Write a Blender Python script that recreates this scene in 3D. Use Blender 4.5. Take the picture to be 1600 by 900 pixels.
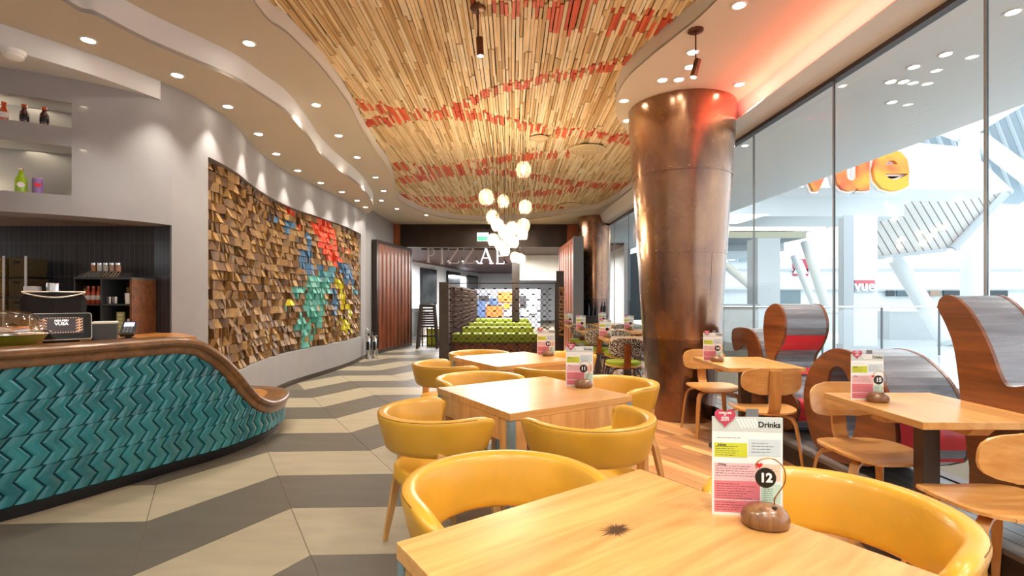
import bpy, bmesh, math, random
from mathutils import Vector, Matrix
random.seed(7)
PI = math.pi
for o in list(bpy.data.objects): bpy.data.objects.remove(o)
scn = bpy.context.scene
COL = scn.collection
# ---------------------------------------------------------------- camera, world, exposure
FPX = 772.0; HY = 467.0; EYE = 1.3
cam = bpy.data.cameras.new('camera'); cam.sensor_width = 36; cam.lens = FPX/1600*36
cam.shift_y = (HY-450)/1600; cam.clip_start = 0.05; cam.clip_end = 200
camo = bpy.data.objects.new('camera', cam); COL.objects.link(camo)
camo.location = (0, 0, EYE); camo.rotation_euler = (PI/2, 0, 0)
scn.camera = camo
w = bpy.data.worlds.new('world'); scn.world = w; w.use_nodes = True
w.node_tree.nodes['Background'].inputs[0].default_value = (0.86, 0.94, 1.0, 1)
w.node_tree.nodes['Background'].inputs[1].default_value = 1.0
scn.view_settings.view_transform = 'Standard'; scn.view_settings.look = 'None'
scn.view_settings.gamma = 1; scn.view_settings.use_curve_mapping = False
scn.view_settings.exposure = 1.22
def lamp(name, kind, loc, energy, color=(1, 1, 1), size=0.1, direction=(0, 0, -1), spot=None, blend=0.6, sy=None):
    l = bpy.data.lights.new(name, kind); l.energy = energy; l.color = color
    if kind == 'AREA':
        l.size = size
        if sy: l.shape = 'RECTANGLE'; l.size_y = sy
    else: l.shadow_soft_size = size
    if spot: l.spot_size = math.radians(spot); l.spot_blend = blend
    o = bpy.data.objects.new(name, l); COL.objects.link(o); o.location = loc
    o.rotation_euler = Vector(direction).to_track_quat('-Z', 'Y').to_euler()
    return o
WARM = (1.0, 0.92, 0.80)
# red LED strip along the cove over the window (laid in the trough built below)
led = lamp('cove_led', 'AREA', (2.55-0.0324*2.8, 2.8, 3.20), 17, (1.0, 0.17, 0.13), 0.03, (-0.1, 0, 1), sy=6.4)
led.rotation_euler = (PI, -0.35, 0.0324)
# daylight roof of the mall outside: big sky opening seen through the trusses
sun = lamp('daylight', 'SUN', (8, 6, 9), 1.3, (1.0, 0.97, 0.92), direction=(-0.75, -0.25, -0.62)); sun.data.angle = math.radians(12)

# ---------------------------------------------------------------- helpers
def C(h):
    h = h.lstrip('#'); r = [int(h[i:i+2], 16)/255 for i in (0, 2, 4)]
    return tuple(((c/12.92) if c <= 0.04045 else ((c+0.055)/1.055)**2.4) for c in r)+(1,)
def mat(name, col, rough=0.5, metal=0.0, spec=0.5, coat=0.0, noise=0.0, nscale=6.0, bump=0.0, bscale=60.0, emit=0.0, alpha=1.0, stretch=(1, 1, 1)):
    m = bpy.data.materials.new(name); m.use_nodes = True; nt = m.node_tree; N = nt.nodes; L = nt.links
    b = N['Principled BSDF']; c = C(col) if isinstance(col, str) else col
    b.inputs['Base Color'].default_value = c; b.inputs['Roughness'].default_value = rough
    b.inputs['Metallic'].default_value = metal; b.inputs['Specular IOR Level'].default_value = spec
    b.inputs['Coat Weight'].default_value = coat; b.inputs['Coat Roughness'].default_value = 0.12
    if emit: b.inputs['Emission Color'].default_value = c; b.inputs['Emission Strength'].default_value = emit
    if noise or bump:
        tc = N.new('ShaderNodeTexCoord'); mp = N.new('ShaderNodeMapping'); mp.inputs['Scale'].default_value = stretch
        L.new(tc.outputs['Object'], mp.inputs[0])
    if noise:
        n = N.new('ShaderNodeTexNoise'); n.inputs['Scale'].default_value = nscale; n.inputs['Detail'].default_value = 5
        L.new(mp.outputs[0], n.inputs['Vector'])
        r = N.new('ShaderNodeValToRGB'); r.color_ramp.elements[0].position = 0.3; r.color_ramp.elements[1].position = 0.7
        r.color_ramp.elements[0].color = tuple(x*(1-noise) for x in c[:3])+(1,)
        r.color_ramp.elements[1].color = tuple(min(1, x*(1+noise)) for x in c[:3])+(1,)
        L.new(n.outputs['Fac'], r.inputs[0]); L.new(r.outputs[0], b.inputs['Base Color'])
    if bump:
        n2 = N.new('ShaderNodeTexNoise'); n2.inputs['Scale'].default_value = bscale
        L.new(mp.outputs[0], n2.inputs['Vector'])
        bp = N.new('ShaderNodeBump'); bp.inputs['Strength'].default_value = bump; bp.inputs['Distance'].default_value = 0.01
        L.new(n2.outputs['Fac'], bp.inputs['Height']); L.new(bp.outputs[0], b.inputs['Normal'])
    return m
def wood(name, dark, light, axis=0, scale=1.0, rough=0.4, coat=0.0, per=0.25, world=False, knot=None, boards=0):
    """grain along the given axis, colour shifting from object to object"""
    m = bpy.data.materials.new(name); m.use_nodes = True; nt = m.node_tree; N = nt.nodes; L = nt.links
    b = N['Principled BSDF']; b.inputs['Coat Weight'].default_value = coat; b.inputs['Coat Roughness'].default_value = 0.18
    tc = N.new('ShaderNodeTexCoord'); mp = N.new('ShaderNodeMapping')
    s = [14*scale]*3; s[axis] = 1.1*scale; mp.inputs['Scale'].default_value = s
    src = tc.outputs['Object']
    if world:
        g = N.new('ShaderNodeNewGeometry'); src = g.outputs['Position']
    oi = N.new('ShaderNodeObjectInfo'); va = N.new('ShaderNodeVectorMath'); va.operation = 'ADD'
    sc = N.new('ShaderNodeMath'); sc.operation = 'MULTIPLY'; sc.inputs[1].default_value = 37
    L.new(oi.outputs['Random'], sc.inputs[0]); L.new(src, va.inputs[0]); L.new(sc.outputs[0], va.inputs[1])
    L.new(va.outputs[0], mp.inputs[0])
    n = N.new('ShaderNodeTexNoise'); n.inputs['Scale'].default_value = 1.6; n.inputs['Detail'].default_value = 8
    n.inputs['Roughness'].default_value = 0.62; n.inputs['Distortion'].default_value = 0.5
    L.new(mp.outputs[0], n.inputs['Vector'])
    r = N.new('ShaderNodeValToRGB'); e = r.color_ramp.elements
    e[0].position = 0.32; e[1].position = 0.68; e[0].color = C(dark); e[1].color = C(light)
    L.new(n.outputs['Fac'], r.inputs[0])
    hs = N.new('ShaderNodeHueSaturation'); mr = N.new('ShaderNodeMapRange')
    mr.inputs['To Min'].default_value = 1-per; mr.inputs['To Max'].default_value = 1+per
    L.new(oi.outputs['Random'], mr.inputs['Value']); L.new(mr.outputs[0], hs.inputs['Value']); L.new(r.outputs[0], hs.inputs['Color'])
    out = hs.outputs[0]
    if boards:   # faint colour change from one glued board to the next
        sx = N.new('ShaderNodeSeparateXYZ'); L.new(tc.outputs['Object'], sx.inputs[0])
        mm = N.new('ShaderNodeMath'); mm.operation = 'MULTIPLY'; mm.inputs[1].default_value = boards
        L.new(sx.outputs[1 if axis == 0 else 0], mm.inputs[0])
        fl = N.new('ShaderNodeMath'); fl.operation = 'FLOOR'; L.new(mm.outputs[0], fl.inputs[0])
        wn = N.new('ShaderNodeTexWhiteNoise'); wn.noise_dimensions = '1D'; L.new(fl.outputs[0], wn.inputs['W'])
        h2 = N.new('ShaderNodeHueSaturation'); m2 = N.new('ShaderNodeMapRange'); m2.inputs['To Min'].default_value = 0.86; m2.inputs['To Max'].default_value = 1.1
        L.new(wn.outputs['Value'], m2.inputs['Value']); L.new(m2.outputs[0], h2.inputs['Value']); L.new(out, h2.inputs['Color']); out = h2.outputs[0]
    if knot:     # dark burst-shaped knot with cracks
        mk = N.new('ShaderNodeMapping'); mk.inputs['Location'].default_value = (-knot[0], -knot[1], 0)
        L.new(tc.outputs['Object'], mk.inputs[0])
        sx = N.new('ShaderNodeSeparateXYZ'); L.new(mk.outputs[0], sx.inputs[0])
        at2 = N.new('ShaderNodeMath'); at2.operation = 'ARCTAN2'; L.new(sx.outputs[1], at2.inputs[0]); L.new(sx.outputs[0], at2.inputs[1])
        an = N.new('ShaderNodeTexNoise'); an.noise_dimensions = '1D'; an.inputs['Scale'].default_value = 6; an.inputs['Detail'].default_value = 6; L.new(at2.outputs[0], an.inputs['W'])
        sxy = N.new('ShaderNodeVectorMath'); sxy.operation = 'MULTIPLY'; sxy.inputs[1].default_value = (1.0, 1.5, 0); L.new(mk.outputs[0], sxy.inputs[0])
        ln = N.new('ShaderNodeVectorMath'); ln.operation = 'LENGTH'; L.new(sxy.outputs[0], ln.inputs[0])
        dv = N.new('ShaderNodeMath'); dv.operation = 'MULTIPLY'; dv.inputs[1].default_value = 0.075
        L.new(an.outputs['Fac'], dv.inputs[0])
        sb = N.new('ShaderNodeMath'); sb.operation = 'SUBTRACT'; L.new(dv.outputs[0], sb.inputs[0]); L.new(ln.outputs['Value'], sb.inputs[1])
        mr3 = N.new('ShaderNodeMapRange'); mr3.inputs['From Min'].default_value = -0.004; mr3.inputs['From Max'].default_value = 0.012
        L.new(sb.outputs[0], mr3.inputs['Value'])
        mx = N.new('ShaderNodeMix'); mx.data_type = 'RGBA'; L.new(mr3.outputs[0], mx.inputs[0]); L.new(out, mx.inputs[6]); mx.inputs[7].default_value = C('#3a2312')
        out = mx.outputs[2]
    L.new(out, b.inputs['Base Color'])
    rr = N.new('ShaderNodeMapRange'); rr.inputs['To Min'].default_value = rough-0.06; rr.inputs['To Max'].default_value = rough+0.1
    L.new(n.outputs['Fac'], rr.inputs['Value']); L.new(rr.outputs[0], b.inputs['Roughness'])
    bp = N.new('ShaderNodeBump'); bp.inputs['Strength'].default_value = 0.12; bp.inputs['Distance'].default_value = 0.004
    L.new(n.outputs['Fac'], bp.inputs['Height']); L.new(bp.outputs[0], b.inputs['Normal'])
    return m
def glass(name, tint=(1, 1, 1, 1), gloss=0.06, rough=0.0):
    m = bpy.data.materials.new(name); m.use_nodes = True; nt = m.node_tree; N = nt.nodes; L = nt.links
    N.remove(N['Principled BSDF']); out = N['Material Output']
    t = N.new('ShaderNodeBsdfTransparent'); t.inputs[0].default_value = tint
    g = N.new('ShaderNodeBsdfGlossy'); g.inputs['Roughness'].default_value = rough
    fr = N.new('ShaderNodeLayerWeight'); fr.inputs[0].default_value = 0.25
    mr = N.new('ShaderNodeMapRange'); mr.inputs['To Min'].default_value = gloss; mr.inputs['To Max'].default_value = gloss+0.45
    L.new(fr.outputs['Facing'], mr.inputs['Value'])
    pw = N.new('ShaderNodeMath'); pw.operation = 'POWER'; pw.inputs[1].default_value = 3
    L.new(fr.outputs['Facing'], pw.inputs[0]); L.new(pw.outputs[0], mr.inputs['Value'])
    mx = N.new('ShaderNodeMixShader'); L.new(mr.outputs[0], mx.inputs[0]); L.new(t.outputs[0], mx.inputs[1]); L.new(g.outputs[0], mx.inputs[2])
    L.new(mx.outputs[0], out.inputs[0]); return m

class MB:
    def __init__(s): s.v = []; s.f = []; s.m = []; s.mats = []
    def slot(s, m):
        if m not in s.mats: s.mats.append(m)
        return s.mats.index(m)
    def add(s, vs, fs, m=None):
        b = len(s.v); s.v += [tuple(v) for v in vs]; k = s.slot(m) if m else 0
        for f in fs: s.f.append([b+i for i in f]); s.m.append(k)
        return s
    def box(s, x0, x1, y0, y1, z0, z1, m=None):
        vs = [(x, y, z) for z in (z0, z1) for y in (y0, y1) for x in (x0, x1)]
        return s.add(vs, [(0, 2, 3, 1), (4, 5, 7, 6), (0, 1, 5, 4), (2, 6, 7, 3), (0, 4, 6, 2), (1, 3, 7, 5)], m)
    def rbox(s, c, ax, ay, az, m=None):
        c, ax, ay, az = map(Vector, (c, ax, ay, az))
        vs = [c+ax*i+ay*j+az*k for k in (-1, 1) for j in (-1, 1) for i in (-1, 1)]
        return s.add(vs, [(0, 2, 3, 1), (4, 5, 7, 6), (0, 1, 5, 4), (2, 6, 7, 3), (0, 4, 6, 2), (1, 3, 7, 5)], m)
    def loft(s, rings, closed=True, caps=True, loop=False, m=None):
        n = len(rings[0]); vs = [p for r in rings for p in r]; fs = []
        R = len(rings)
        for i in range(R if loop else R-1):
            for j in range(n if closed else n-1):
                a = i*n+j; b = i*n+(j+1) % n; c = ((i+1) % R)*n+(j+1) % n; d = ((i+1) % R)*n+j
                fs.append((a, b, c, d))
        if caps and not loop: fs.append(tuple(range(n))[::-1]); fs.append(tuple((R-1)*n+j for j in range(n)))
        return s.add(vs, fs, m)
    def lathe(s, prof, c=(0, 0, 0), seg=16, m=None, sx=1, sy=1, caps=True):
        rings = [[(c[0]+r*sx*math.cos(2*PI*k/seg), c[1]+r*sy*math.sin(2*PI*k/seg), c[2]+z) for k in range(seg)] for r, z in prof]
        return s.loft(rings, m=m, caps=caps)
    def tube(s, pts, r, seg=8, m=None, radii=None):
        pts = [Vector(p) for p in pts]; rings = []; up = Vector((0.137, 0.21, 1)).normalized()
        for i, p in enumerate(pts):
            t = (pts[min(i+1, len(pts)-1)]-pts[max(i-1, 0)]).normalized()
            a = t.cross(up)
            if a.length < 1e-3: a = t.cross(Vector((1, 0, 0)))
            a.normalize(); b = t.cross(a).normalized(); rr = radii[i] if radii else r
            rings.append([p+a*rr*math.cos(2*PI*k/seg)+b*rr*math.sin(2*PI*k/seg) for k in range(seg)])
        return s.loft(rings, m=m)
    def prism(s, poly, z0, z1, m=None):
        n = len(poly)
        return s.loft([[(x, y, z0) for x, y in poly], [(x, y, z1) for x, y in poly]], m=m)
    def beam(s, pts, m=None):
        """pts: (x, y, z, half x, half y) rings lying flat"""
        return s.loft([[(x-a, y-b, z), (x+a, y-b, z), (x+a, y+b, z), (x-a, y+b, z)] for x, y, z, a, b in pts], m=m)
    def build(s, name, m=None, parent=None, smooth=None, bevel=0, loc=None, fix=True, weld=False):
        me = bpy.data.meshes.new(name); me.from_pydata([tuple(v) for v in s.v], [], s.f)
        if s.mats:
            for x in s.mats: me.materials.append(x)
            me.polygons.foreach_set('material_index', s.m)
        elif m: me.materials.append(m)
        if fix or weld:
            bm = bmesh.new(); bm.from_mesh(me)
            if weld: bmesh.ops.remove_doubles(bm, verts=bm.verts, dist=0.0004)
            bmesh.ops.recalc_face_normals(bm, faces=bm.faces)
            if bevel:
                bmesh.ops.bevel(bm, geom=[e for e in bm.edges if e.is_manifold and e.calc_face_angle(0) > 0.6], offset=bevel, segments=2, affect='EDGES', profile=0.6)
            bm.to_mesh(me); bm.free()
        if smooth:
            me.shade_smooth(); me.set_sharp_from_angle(angle=math.radians(smooth))
        o = bpy.data.objects.new(name, me); COL.objects.link(o)
        if parent: o.parent = parent
        if loc: o.location = loc
        return o
def tag(o, label=None, cat=None, group=None, kind=None):
    if label: o['label'] = label
    if cat: o['category'] = cat
    if group: o['group'] = group
    if kind: o['kind'] = kind
    return o
def thing(name, label, cat, loc=(0, 0, 0), rz=0.0, group=None):
    o = bpy.data.objects.new(name, None); COL.objects.link(o); o.empty_display_size = 0.1
    o.location = loc; o.rotation_euler = (0, 0, rz); return tag(o, label, cat, group)
def struct(name, parent=None):
    o = bpy.data.objects.new(name, None); COL.objects.link(o); o['kind'] = 'structure'
    if parent: o.parent = parent
    return o
def kids(o): return CH.get(o.name, [])
CH = {}
def index_children():
    CH.clear()
    for o in bpy.data.objects:
        if o.parent: CH.setdefault(o.parent.name, []).append(o)
def dup(root, loc, rz, label, group=None, name=None):
    if root.name not in CH: index_children()
    def cp(o, par):
        c = o.copy(); COL.objects.link(c)
        if par: c.parent = par
        for ch in kids(o): cp(ch, c)
        return c
    r = cp(root, None); r.location = loc; r.rotation_euler = (0, 0, rz); r['label'] = label
    if group: r['group'] = group
    return r
def fill_loops(loops, z0, z1, name, m, parent=None, axis='z', X=None, sidemat=None):
    """flat slab with holes: loops[0] outer, the rest holes; coordinates (a,b), extruded over z0..z1 (axis z) or along x (axis x)"""
    bm = bmesh.new()
    P = (lambda a, b, t: (a, b, t)) if axis == 'z' else (lambda a, b, t: (t, a, b))
    vl = []
    for lp in loops:
        vs = [bm.verts.new(P(a, b, z0)) for a, b in lp]; vl.append(vs)
        for i in range(len(vs)): bm.edges.new((vs[i], vs[(i+1) % len(vs)]))
    r = bmesh.ops.triangle_fill(bm, edges=bm.edges[:], use_beauty=True)
    faces = [f for f in r['geom'] if isinstance(f, bmesh.types.BMFace)]
    tris = [[v for v in f.verts] for f in faces]
    top = {v: bm.verts.new(P(*( (v.co.x, v.co.y) if axis == 'z' else (v.co.y, v.co.z)), z1)) for vs in vl for v in vs}
    for t in tris: bm.faces.new([top[v] for v in reversed(t)])
    for vs in vl:
        for i in range(len(vs)):
            f = bm.faces.new((vs[i], vs[(i+1) % len(vs)], top[vs[(i+1) % len(vs)]], top[vs[i]]))
            if sidemat: f.material_index = 1
    bmesh.ops.recalc_face_normals(bm, faces=bm.faces)
    me = bpy.data.meshes.new(name); bm.to_mesh(me); bm.free(); me.materials.append(m)
    if sidemat: me.materials.append(sidemat)
    o = bpy.data.objects.new(name, me); COL.objects.link(o)
    if parent: o.parent = parent
    return o
def spline(pts, n=8):
    out = []; P = [Vector(p) for p in pts]; P = [P[0]*2-P[1]]+P+[P[-1]*2-P[-2]]
    for i in range(1, len(P)-2):
        a, b, c, d = P[i-1:i+3]
        for k in range(n):
            t = k/n
            out.append(0.5*((2*b)+(c-a)*t+(2*a-5*b+4*c-d)*t*t+(3*b-a-3*c+d)*t**3))
    out.append(P[-2]); return out
class Path:
    """curve on plan; pos(s), tangent(s), normal(s) (to the right of the way)"""
    def __init__(s, pts, n=10):
        s.p = spline([Vector((a, b)) for a, b in pts], n); s.d = [0.0]
        for i in range(1, len(s.p)): s.d.append(s.d[-1]+(s.p[i]-s.p[i-1]).length)
        s.L = s.d[-1]
    def seg(s, u):
        u = min(max(u, 0), s.L); lo, hi = 0, len(s.d)-1
        while hi-lo > 1:
            mid = (lo+hi)//2
            if s.d[mid] <= u: lo = mid
            else: hi = mid
        return lo, (u-s.d[lo])/max(1e-9, s.d[lo+1]-s.d[lo])
    def pos(s, u): i, t = s.seg(u); return s.p[i].lerp(s.p[i+1], t)
    def tan(s, u):
        a = s.pos(u-0.06); b = s.pos(u+0.06); return (b-a).normalized()
    def nor(s, u): t = s.tan(u); return Vector((t.y, -t.x))
    def at(s, u, o=0.0): return s.pos(u)+s.nor(u)*o
    def find(s, y, x=None):
        return min((abs(p.y-y)+(0 if x is None else abs(p.x-x)), d) for p, d in zip(s.p, s.d))[1]
def text(body, size, m, name='lettering', parent=None, extrude=0.001, align='CENTER', bold=0.0, loc=(0, 0, 0), rot=(PI/2, 0, 0), sx=1.0, shear=0):
    cu = bpy.data.curves.new(name, 'FONT'); cu.body = body; cu.size = size; cu.extrude = extrude; cu.align_x = align; cu.align_y = 'CENTER'; cu.offset = bold; cu.shear = shear
    cu.resolution_u = 3
    to = bpy.data.objects.new(name, cu); COL.objects.link(to); bpy.context.view_layer.update()
    me = bpy.data.meshes.new_from_object(to.evaluated_get(bpy.context.evaluated_depsgraph_get()))
    bpy.data.objects.remove(to); bpy.data.curves.remove(cu)
    me.materials.clear(); me.materials.append(m)
    me.transform(Matrix.Translation(loc) @ Matrix(((sx, 0, 0, 0), (0, 1, 0, 0), (0, 0, 1, 0), (0, 0, 0, 1))) if False else Matrix.Translation(loc) @ (Matrix.Rotation(rot[2], 4, 'Z') @ Matrix.Rotation(rot[1], 4, 'Y') @ Matrix.Rotation(rot[0], 4, 'X')) @ Matrix.Diagonal((sx, 1, 1, 1)))
    o = bpy.data.objects.new(name, me); COL.objects.link(o)
    if parent: o.parent = parent
    return o
def at(px, py, Y=None, z=None, X=None):
    """point of the place that the photograph shows at pixel px,py: at depth Y, on height z, or on the plane x = X"""
    if z is not None: Y = (EYE-z)*FPX/(py-HY)
    if X is not None: Y = X*FPX/(px-800)
    return Vector(((px-800)/FPX*Y, Y, EYE-(py-HY)*Y/FPX))

# ---------------------------------------------------------------- materials
M = {}
M['plaster'] = mat('plaster', '#9c9a9b', 0.85, noise=0.03)
M['plaster_back'] = mat('plaster_back', '#8f8d8c', 0.85)
M['white_paint'] = mat('white_paint', '#e4e0da', 0.8)
M['soffit'] = mat('soffit', '#d2c6b4', 0.85)
M['bulkhead'] = mat('bulkhead', '#d6d7d8', 0.8)
KN_ = Matrix.Rotation(-math.radians(35.5), 2) @ (Vector((0.248, 1.176))-Vector((0.317, 1.02))); KN = (KN_.x, KN_.y)
M['oak_top'] = wood('oak_top', '#c08a4a', '#dba765', 0, 1.3, 0.30, 0.3, 0.05, boards=9)
M['oak_top_knot'] = wood('oak_top_knot', '#c08a4a', '#dba765', 0, 1.3, 0.30, 0.3, 0.03, boards=9, knot=KN)
M['oak'] = wood('oak', '#b9854a', '#d8a767', 2, 1, 0.42, 0.1, 0.08)
M['ply'] = wood('ply', '#c48a48', '#dcaa68', 0, 0.9, 0.3, 0.4, 0.06)
M['ply_v'] = wood('ply_v', '#b57a3c', '#d09a58', 2, 0.9, 0.34, 0.3, 0.06)
M['walnut'] = wood('walnut', '#4a2c19', '#7a4a28', 0, 1, 0.4, 0.2, 0.1)
M['redwood'] = wood('redwood', '#6b3312', '#a35a24', 1, 0.7, 0.36, 0.3, 0.08)
M['bar_wood'] = wood('bar_wood', '#563619', '#85592b', 0, 0.6, 0.32, 0.4, 0.05)
M['bench_wood'] = wood('bench_wood', '#a5652a', '#cf8f47', 0, 0.7, 0.3, 0.5, 0.05)
M['darkwood'] = wood('darkwood', '#1c1410', '#33241c', 1, 0.8, 0.35, 0.3, 0.25)
M['shutter'] = wood('shutter', '#43200f', '#85462a', 2, 0.8, 0.4, 0.2, 0.18)
M['shutter_r'] = wood('shutter_r', '#6e3214', '#a5562a', 2, 0.8, 0.4, 0.2, 0.1)
M['leather'] = mat('leather', '#cf9a2e', 0.36, noise=0.13, nscale=4, bump=0.08, bscale=300, coat=0.2)
M['seatleather'] = mat('seatleather', '#dba52e', 0.45, noise=0.06, nscale=4, bump=0.06, bscale=300)
M['stitch'] = mat('stitch', '#6b4a16', 0.7)
M['bluegrey'] = mat('bluegrey', '#7f98a3', 0.45, 0.3)
M['black'] = mat('black', '#0c0c0e', 0.35)
M['blackmatt'] = mat('blackmatt', '#121214', 0.8)
M['steel'] = mat('steel', '#57463a', 0.38, 0.6)
M['chrome'] = mat('chrome', '#d8d8da', 0.15, 1.0)
M['brass'] = mat('brass', '#b08a50', 0.3, 1.0)
M['bronze'] = mat('bronze', '#6b4a38', 0.35, 0.9)
M['white'] = mat('white', '#eef0f0', 0.5)
M['paper'] = mat('paper', '#e9edee', 0.45, coat=0.3)
M['grout'] = mat('grout', '#1c2b2d', 0.8); M['floor_grout'] = mat('floor_grout', '#6a6152', 0.9)
M['plinth'] = mat('plinth', '#0d0e14', 0.3)
M['red'] = mat('red', '#d8232f', 0.35, coat=0.3)
M['grey'] = mat('grey', '#6d7278', 0.6)
M['dgrey'] = mat('dgrey', '#44484c', 0.5)
M['green'] = mat('green', '#8f9f22', 0.7, noise=0.06)
M['lamp_on'] = mat('lamp_on', '#fff3de', 0.5, emit=18)
M['trimring'] = mat('trimring', '#f0ece6', 0.5)
M['glass'] = glass('window_glass', (0.97, 0.98, 0.98, 1), 0.02)
M['globe'] = glass('globe_glass', (1, 0.97, 0.93, 1), 0.14, 0.08)
_nt = M['globe'].node_tree; _mx = [n for n in _nt.nodes if n.type == 'MIX_SHADER'][0]; _out = _nt.nodes['Material Output']
_tl = _nt.nodes.new('ShaderNodeBsdfTranslucent'); _tl.inputs[0].default_value = (1, 0.93, 0.84, 1); _m2 = _nt.nodes.new('ShaderNodeMixShader'); _m2.inputs[0].default_value = 0.14
_nt.links.new(_mx.outputs[0], _m2.inputs[1]); _nt.links.new(_tl.outputs[0], _m2.inputs[2]); _nt.links.new(_m2.outputs[0], _out.inputs[0])
M['clear'] = glass('clear_glass', (0.97, 0.98, 0.98, 1), 0.12)
# ================================================================ floor
WOODX = 0.60
def clip(poly, a, b, c):
    """keep the side a*x+b*y+c >= 0; points may carry more than two values"""
    out = []
    for i in range(len(poly)):
        p, q = poly[i], poly[(i+1) % len(poly)]
        dp, dq = a*p[0]+b*p[1]+c, a*q[0]+b*q[1]+c
        if dp >= 0: out.append(p)
        if (dp > 0 > dq) or (dp < 0 < dq):
            t = dp/(dp-dq); out.append(tuple(p[k]+(q[k]-p[k])*t for k in range(len(p))))
    return out
floor = struct('floor')
MB().box(-7, 6.5, -3, 34, -0.1, -0.003).build('screed', M['floor_grout'], floor)
tl = {'a': mat('tile_light', '#a0967f', 0.42, noise=0.10, nscale=2.2, stretch=(1, 4, 1)), 'b': mat('tile_dark', '#5e584e', 0.4, noise=0.12, nscale=2.2, stretch=(1, 4, 1))}
P0 = Vector((-1.021, 2.503)); dF = Vector((-0.527, 0.85)); nR = Vector((0.85, 0.527))
CW = 0.745; SL = 0.56; BH = 0.665; g = 0.0025
for k in range(-6, 14):
    up = (k % 2 == 0)
    for j in range(-7, 27):
        t0, t1 = k*CW+g, (k+1)*CW-g
        y0 = 0.0 if up else -SL*CW; y1 = -SL*CW if up else 0.0
        s0 = j*BH+g; s1 = (j+1)*BH-g
        poly = [(t0, s0+y0), (t1, s0+y1), (t1, s1+y1), (t0, s1+y0)]
        W = [tuple(P0+dF*s+nR*t) for t, s in poly]
        W = clip(W, -1, 0, WOODX-0.004); 
        if len(W) >= 3: W = clip(W, 0, 1, 0.35)
        if len(W) >= 3: W = clip(W, 1, 0, 4.6)
        if len(W) >= 3: W = clip(W, 0, -1, 16.5)
        if len(W) < 3: continue
        cx = sum(p[0] for p in W)/len(W); cy = sum(p[1] for p in W)/len(W)
        if cx < -0.62*cy*1.9-1.0 or cx < -3.5 and cy > 5.2: continue
        area = abs(sum(W[i][0]*W[(i+1) % len(W)][1]-W[(i+1) % len(W)][0]*W[i][1] for i in range(len(W))))/2
        if area < 0.004: continue
        # seam-free piece: the band parity decides light or dark
        W = [(x-cx, y-cy) for x, y in W]
        MB().prism(W, -0.012, 0.0).build('tile', tl['a' if j % 2 == 0 else 'b'], floor, loc=(cx, cy, 0))
# timber floor: planks run with the tile joints
pk = [wood('parquet_%d' % i, a, b, 0, 0.8, 0.33, 0.2, 0.22, world=False) for i, (a, b) in enumerate((('#9a6a42', '#c9925e'), ('#b27c4c', '#dcaa72'), ('#8a5c38', '#b88456')))]
random.seed(3); PW = 0.10; near = []; far = MB(); fm = pk
d2 = Vector((0.545, -0.84)); n2 = Vector((0.84, 0.545))
for i in range(-20, 110):
    u = -14.0+random.random()*0.6
    while u < 6:
        ln = random.choice((0.45, 0.6, 0.75)); a0, a1 = u, u+ln; u += ln
        W = [tuple(d2*a+n2*b) for a, b in ((a0+.001, i*PW+.001), (a1-.001, i*PW+.001), (a1-.001, (i+1)*PW-.001), (a0+.001, (i+1)*PW-.001))]
        for cl in ((1, 0, -WOODX), (-1, 0, 2.92), (0, 1, 0.35), (0, -1, 13.9)):
            if len(W) >= 3: W = clip(W, *cl)
        if len(W) < 3: continue
        cx = sum(p[0] for p in W)/len(W); cy = sum(p[1] for p in W)/len(W)
        near.append((cy, cx, W, a0))
near = [q for q in near if q[1] < 2.7]
near.sort(key=lambda q: abs(q[0]-3.6)+abs(q[1]-1.4)*1.2)
for n_, (cy, cx, W, a0) in enumerate(near):
    if n_ < 290:
        # grain along local x
        c, s_ = d2.x, d2.y
        L_ = [((x-cx)*c+(y-cy)*s_, -(x-cx)*s_+(y-cy)*c) for x, y in W]
        o = MB().prism(L_, -0.012, -0.0005).build('plank', random.choice(fm), floor, loc=(cx, cy, 0)); o.rotation_euler.z = math.atan2(d2.y, d2.x)
    else: far.prism(W, -0.012, -0.0005, random.choice(fm))
o = far.build('far_planks', None, floor); o['kind'] = 'stuff'; o['label'] = 'timber floor planks under the far tables'
# ================================================================ left wall (curved)
WP = Path([(-5.4, 3.36), (-4.4, 3.44), (-3.8, 3.66), (-3.44, 3.86), (-3.18, 4.08), (-3.06, 4.24), (-2.99, 4.42), (-2.955, 4.6), (-2.95, 4.85), (-2.97, 5.15), (-3.03, 5.5), (-3.14, 5.94), (-3.27, 6.65), (-3.33, 7.35), (-3.3, 7.9), (-3.24, 8.46), (-3.17, 9.5), (-3.22, 10.6), (-3.24, 10.95)])
def wall_piece(mb, s0, s1, z0, z1, o0=0.0, o1=-0.3, m=None):
    n = max(2, int((s1-s0)/0.09)); rings = []
    for i in range(n+1):
        u = s0+(s1-s0)*i/n; a = WP.at(u, o0); b = WP.at(u, o1)
        rings.append([(a.x, a.y, z0), (a.x, a.y, z1), (b.x, b.y, z1), (b.x, b.y, z0)])
    mb.loft(rings, m=m)
ZA, ZB, ZR = 3.18, 3.40, 3.56
sN = WP.find(3.86, -3.44)      # right end of the shelf recesses
sO = WP.find(4.36, -2.985)     # right jamb of the back-bar opening
sM0 = WP.find(4.80, -2.95); sM1 = WP.find(10.55, -3.22)
wl = MB()
wall_piece(wl, 0, sN, 2.83, ZA); wall_piece(wl, 0, sN, 2.485, 2.635); wall_piece(wl, 0, sN, 1.95, 2.105)
wall_piece(wl, 0, sN, 1.95, 2.9, -0.28, -0.32)
wall_piece(wl, sN, sO, 1.95, ZA); wall_piece(wl, sO, sM0, 0, ZA)
wall_piece(wl, sM0, sM1, 2.68, ZA, 0, -0.2); wall_piece(wl, sM0, sM1, 0, 0.50, 0, -0.2); wall_piece(wl, sM0, sM1, 0.4, 2.75, -0.09, -0.2)
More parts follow.
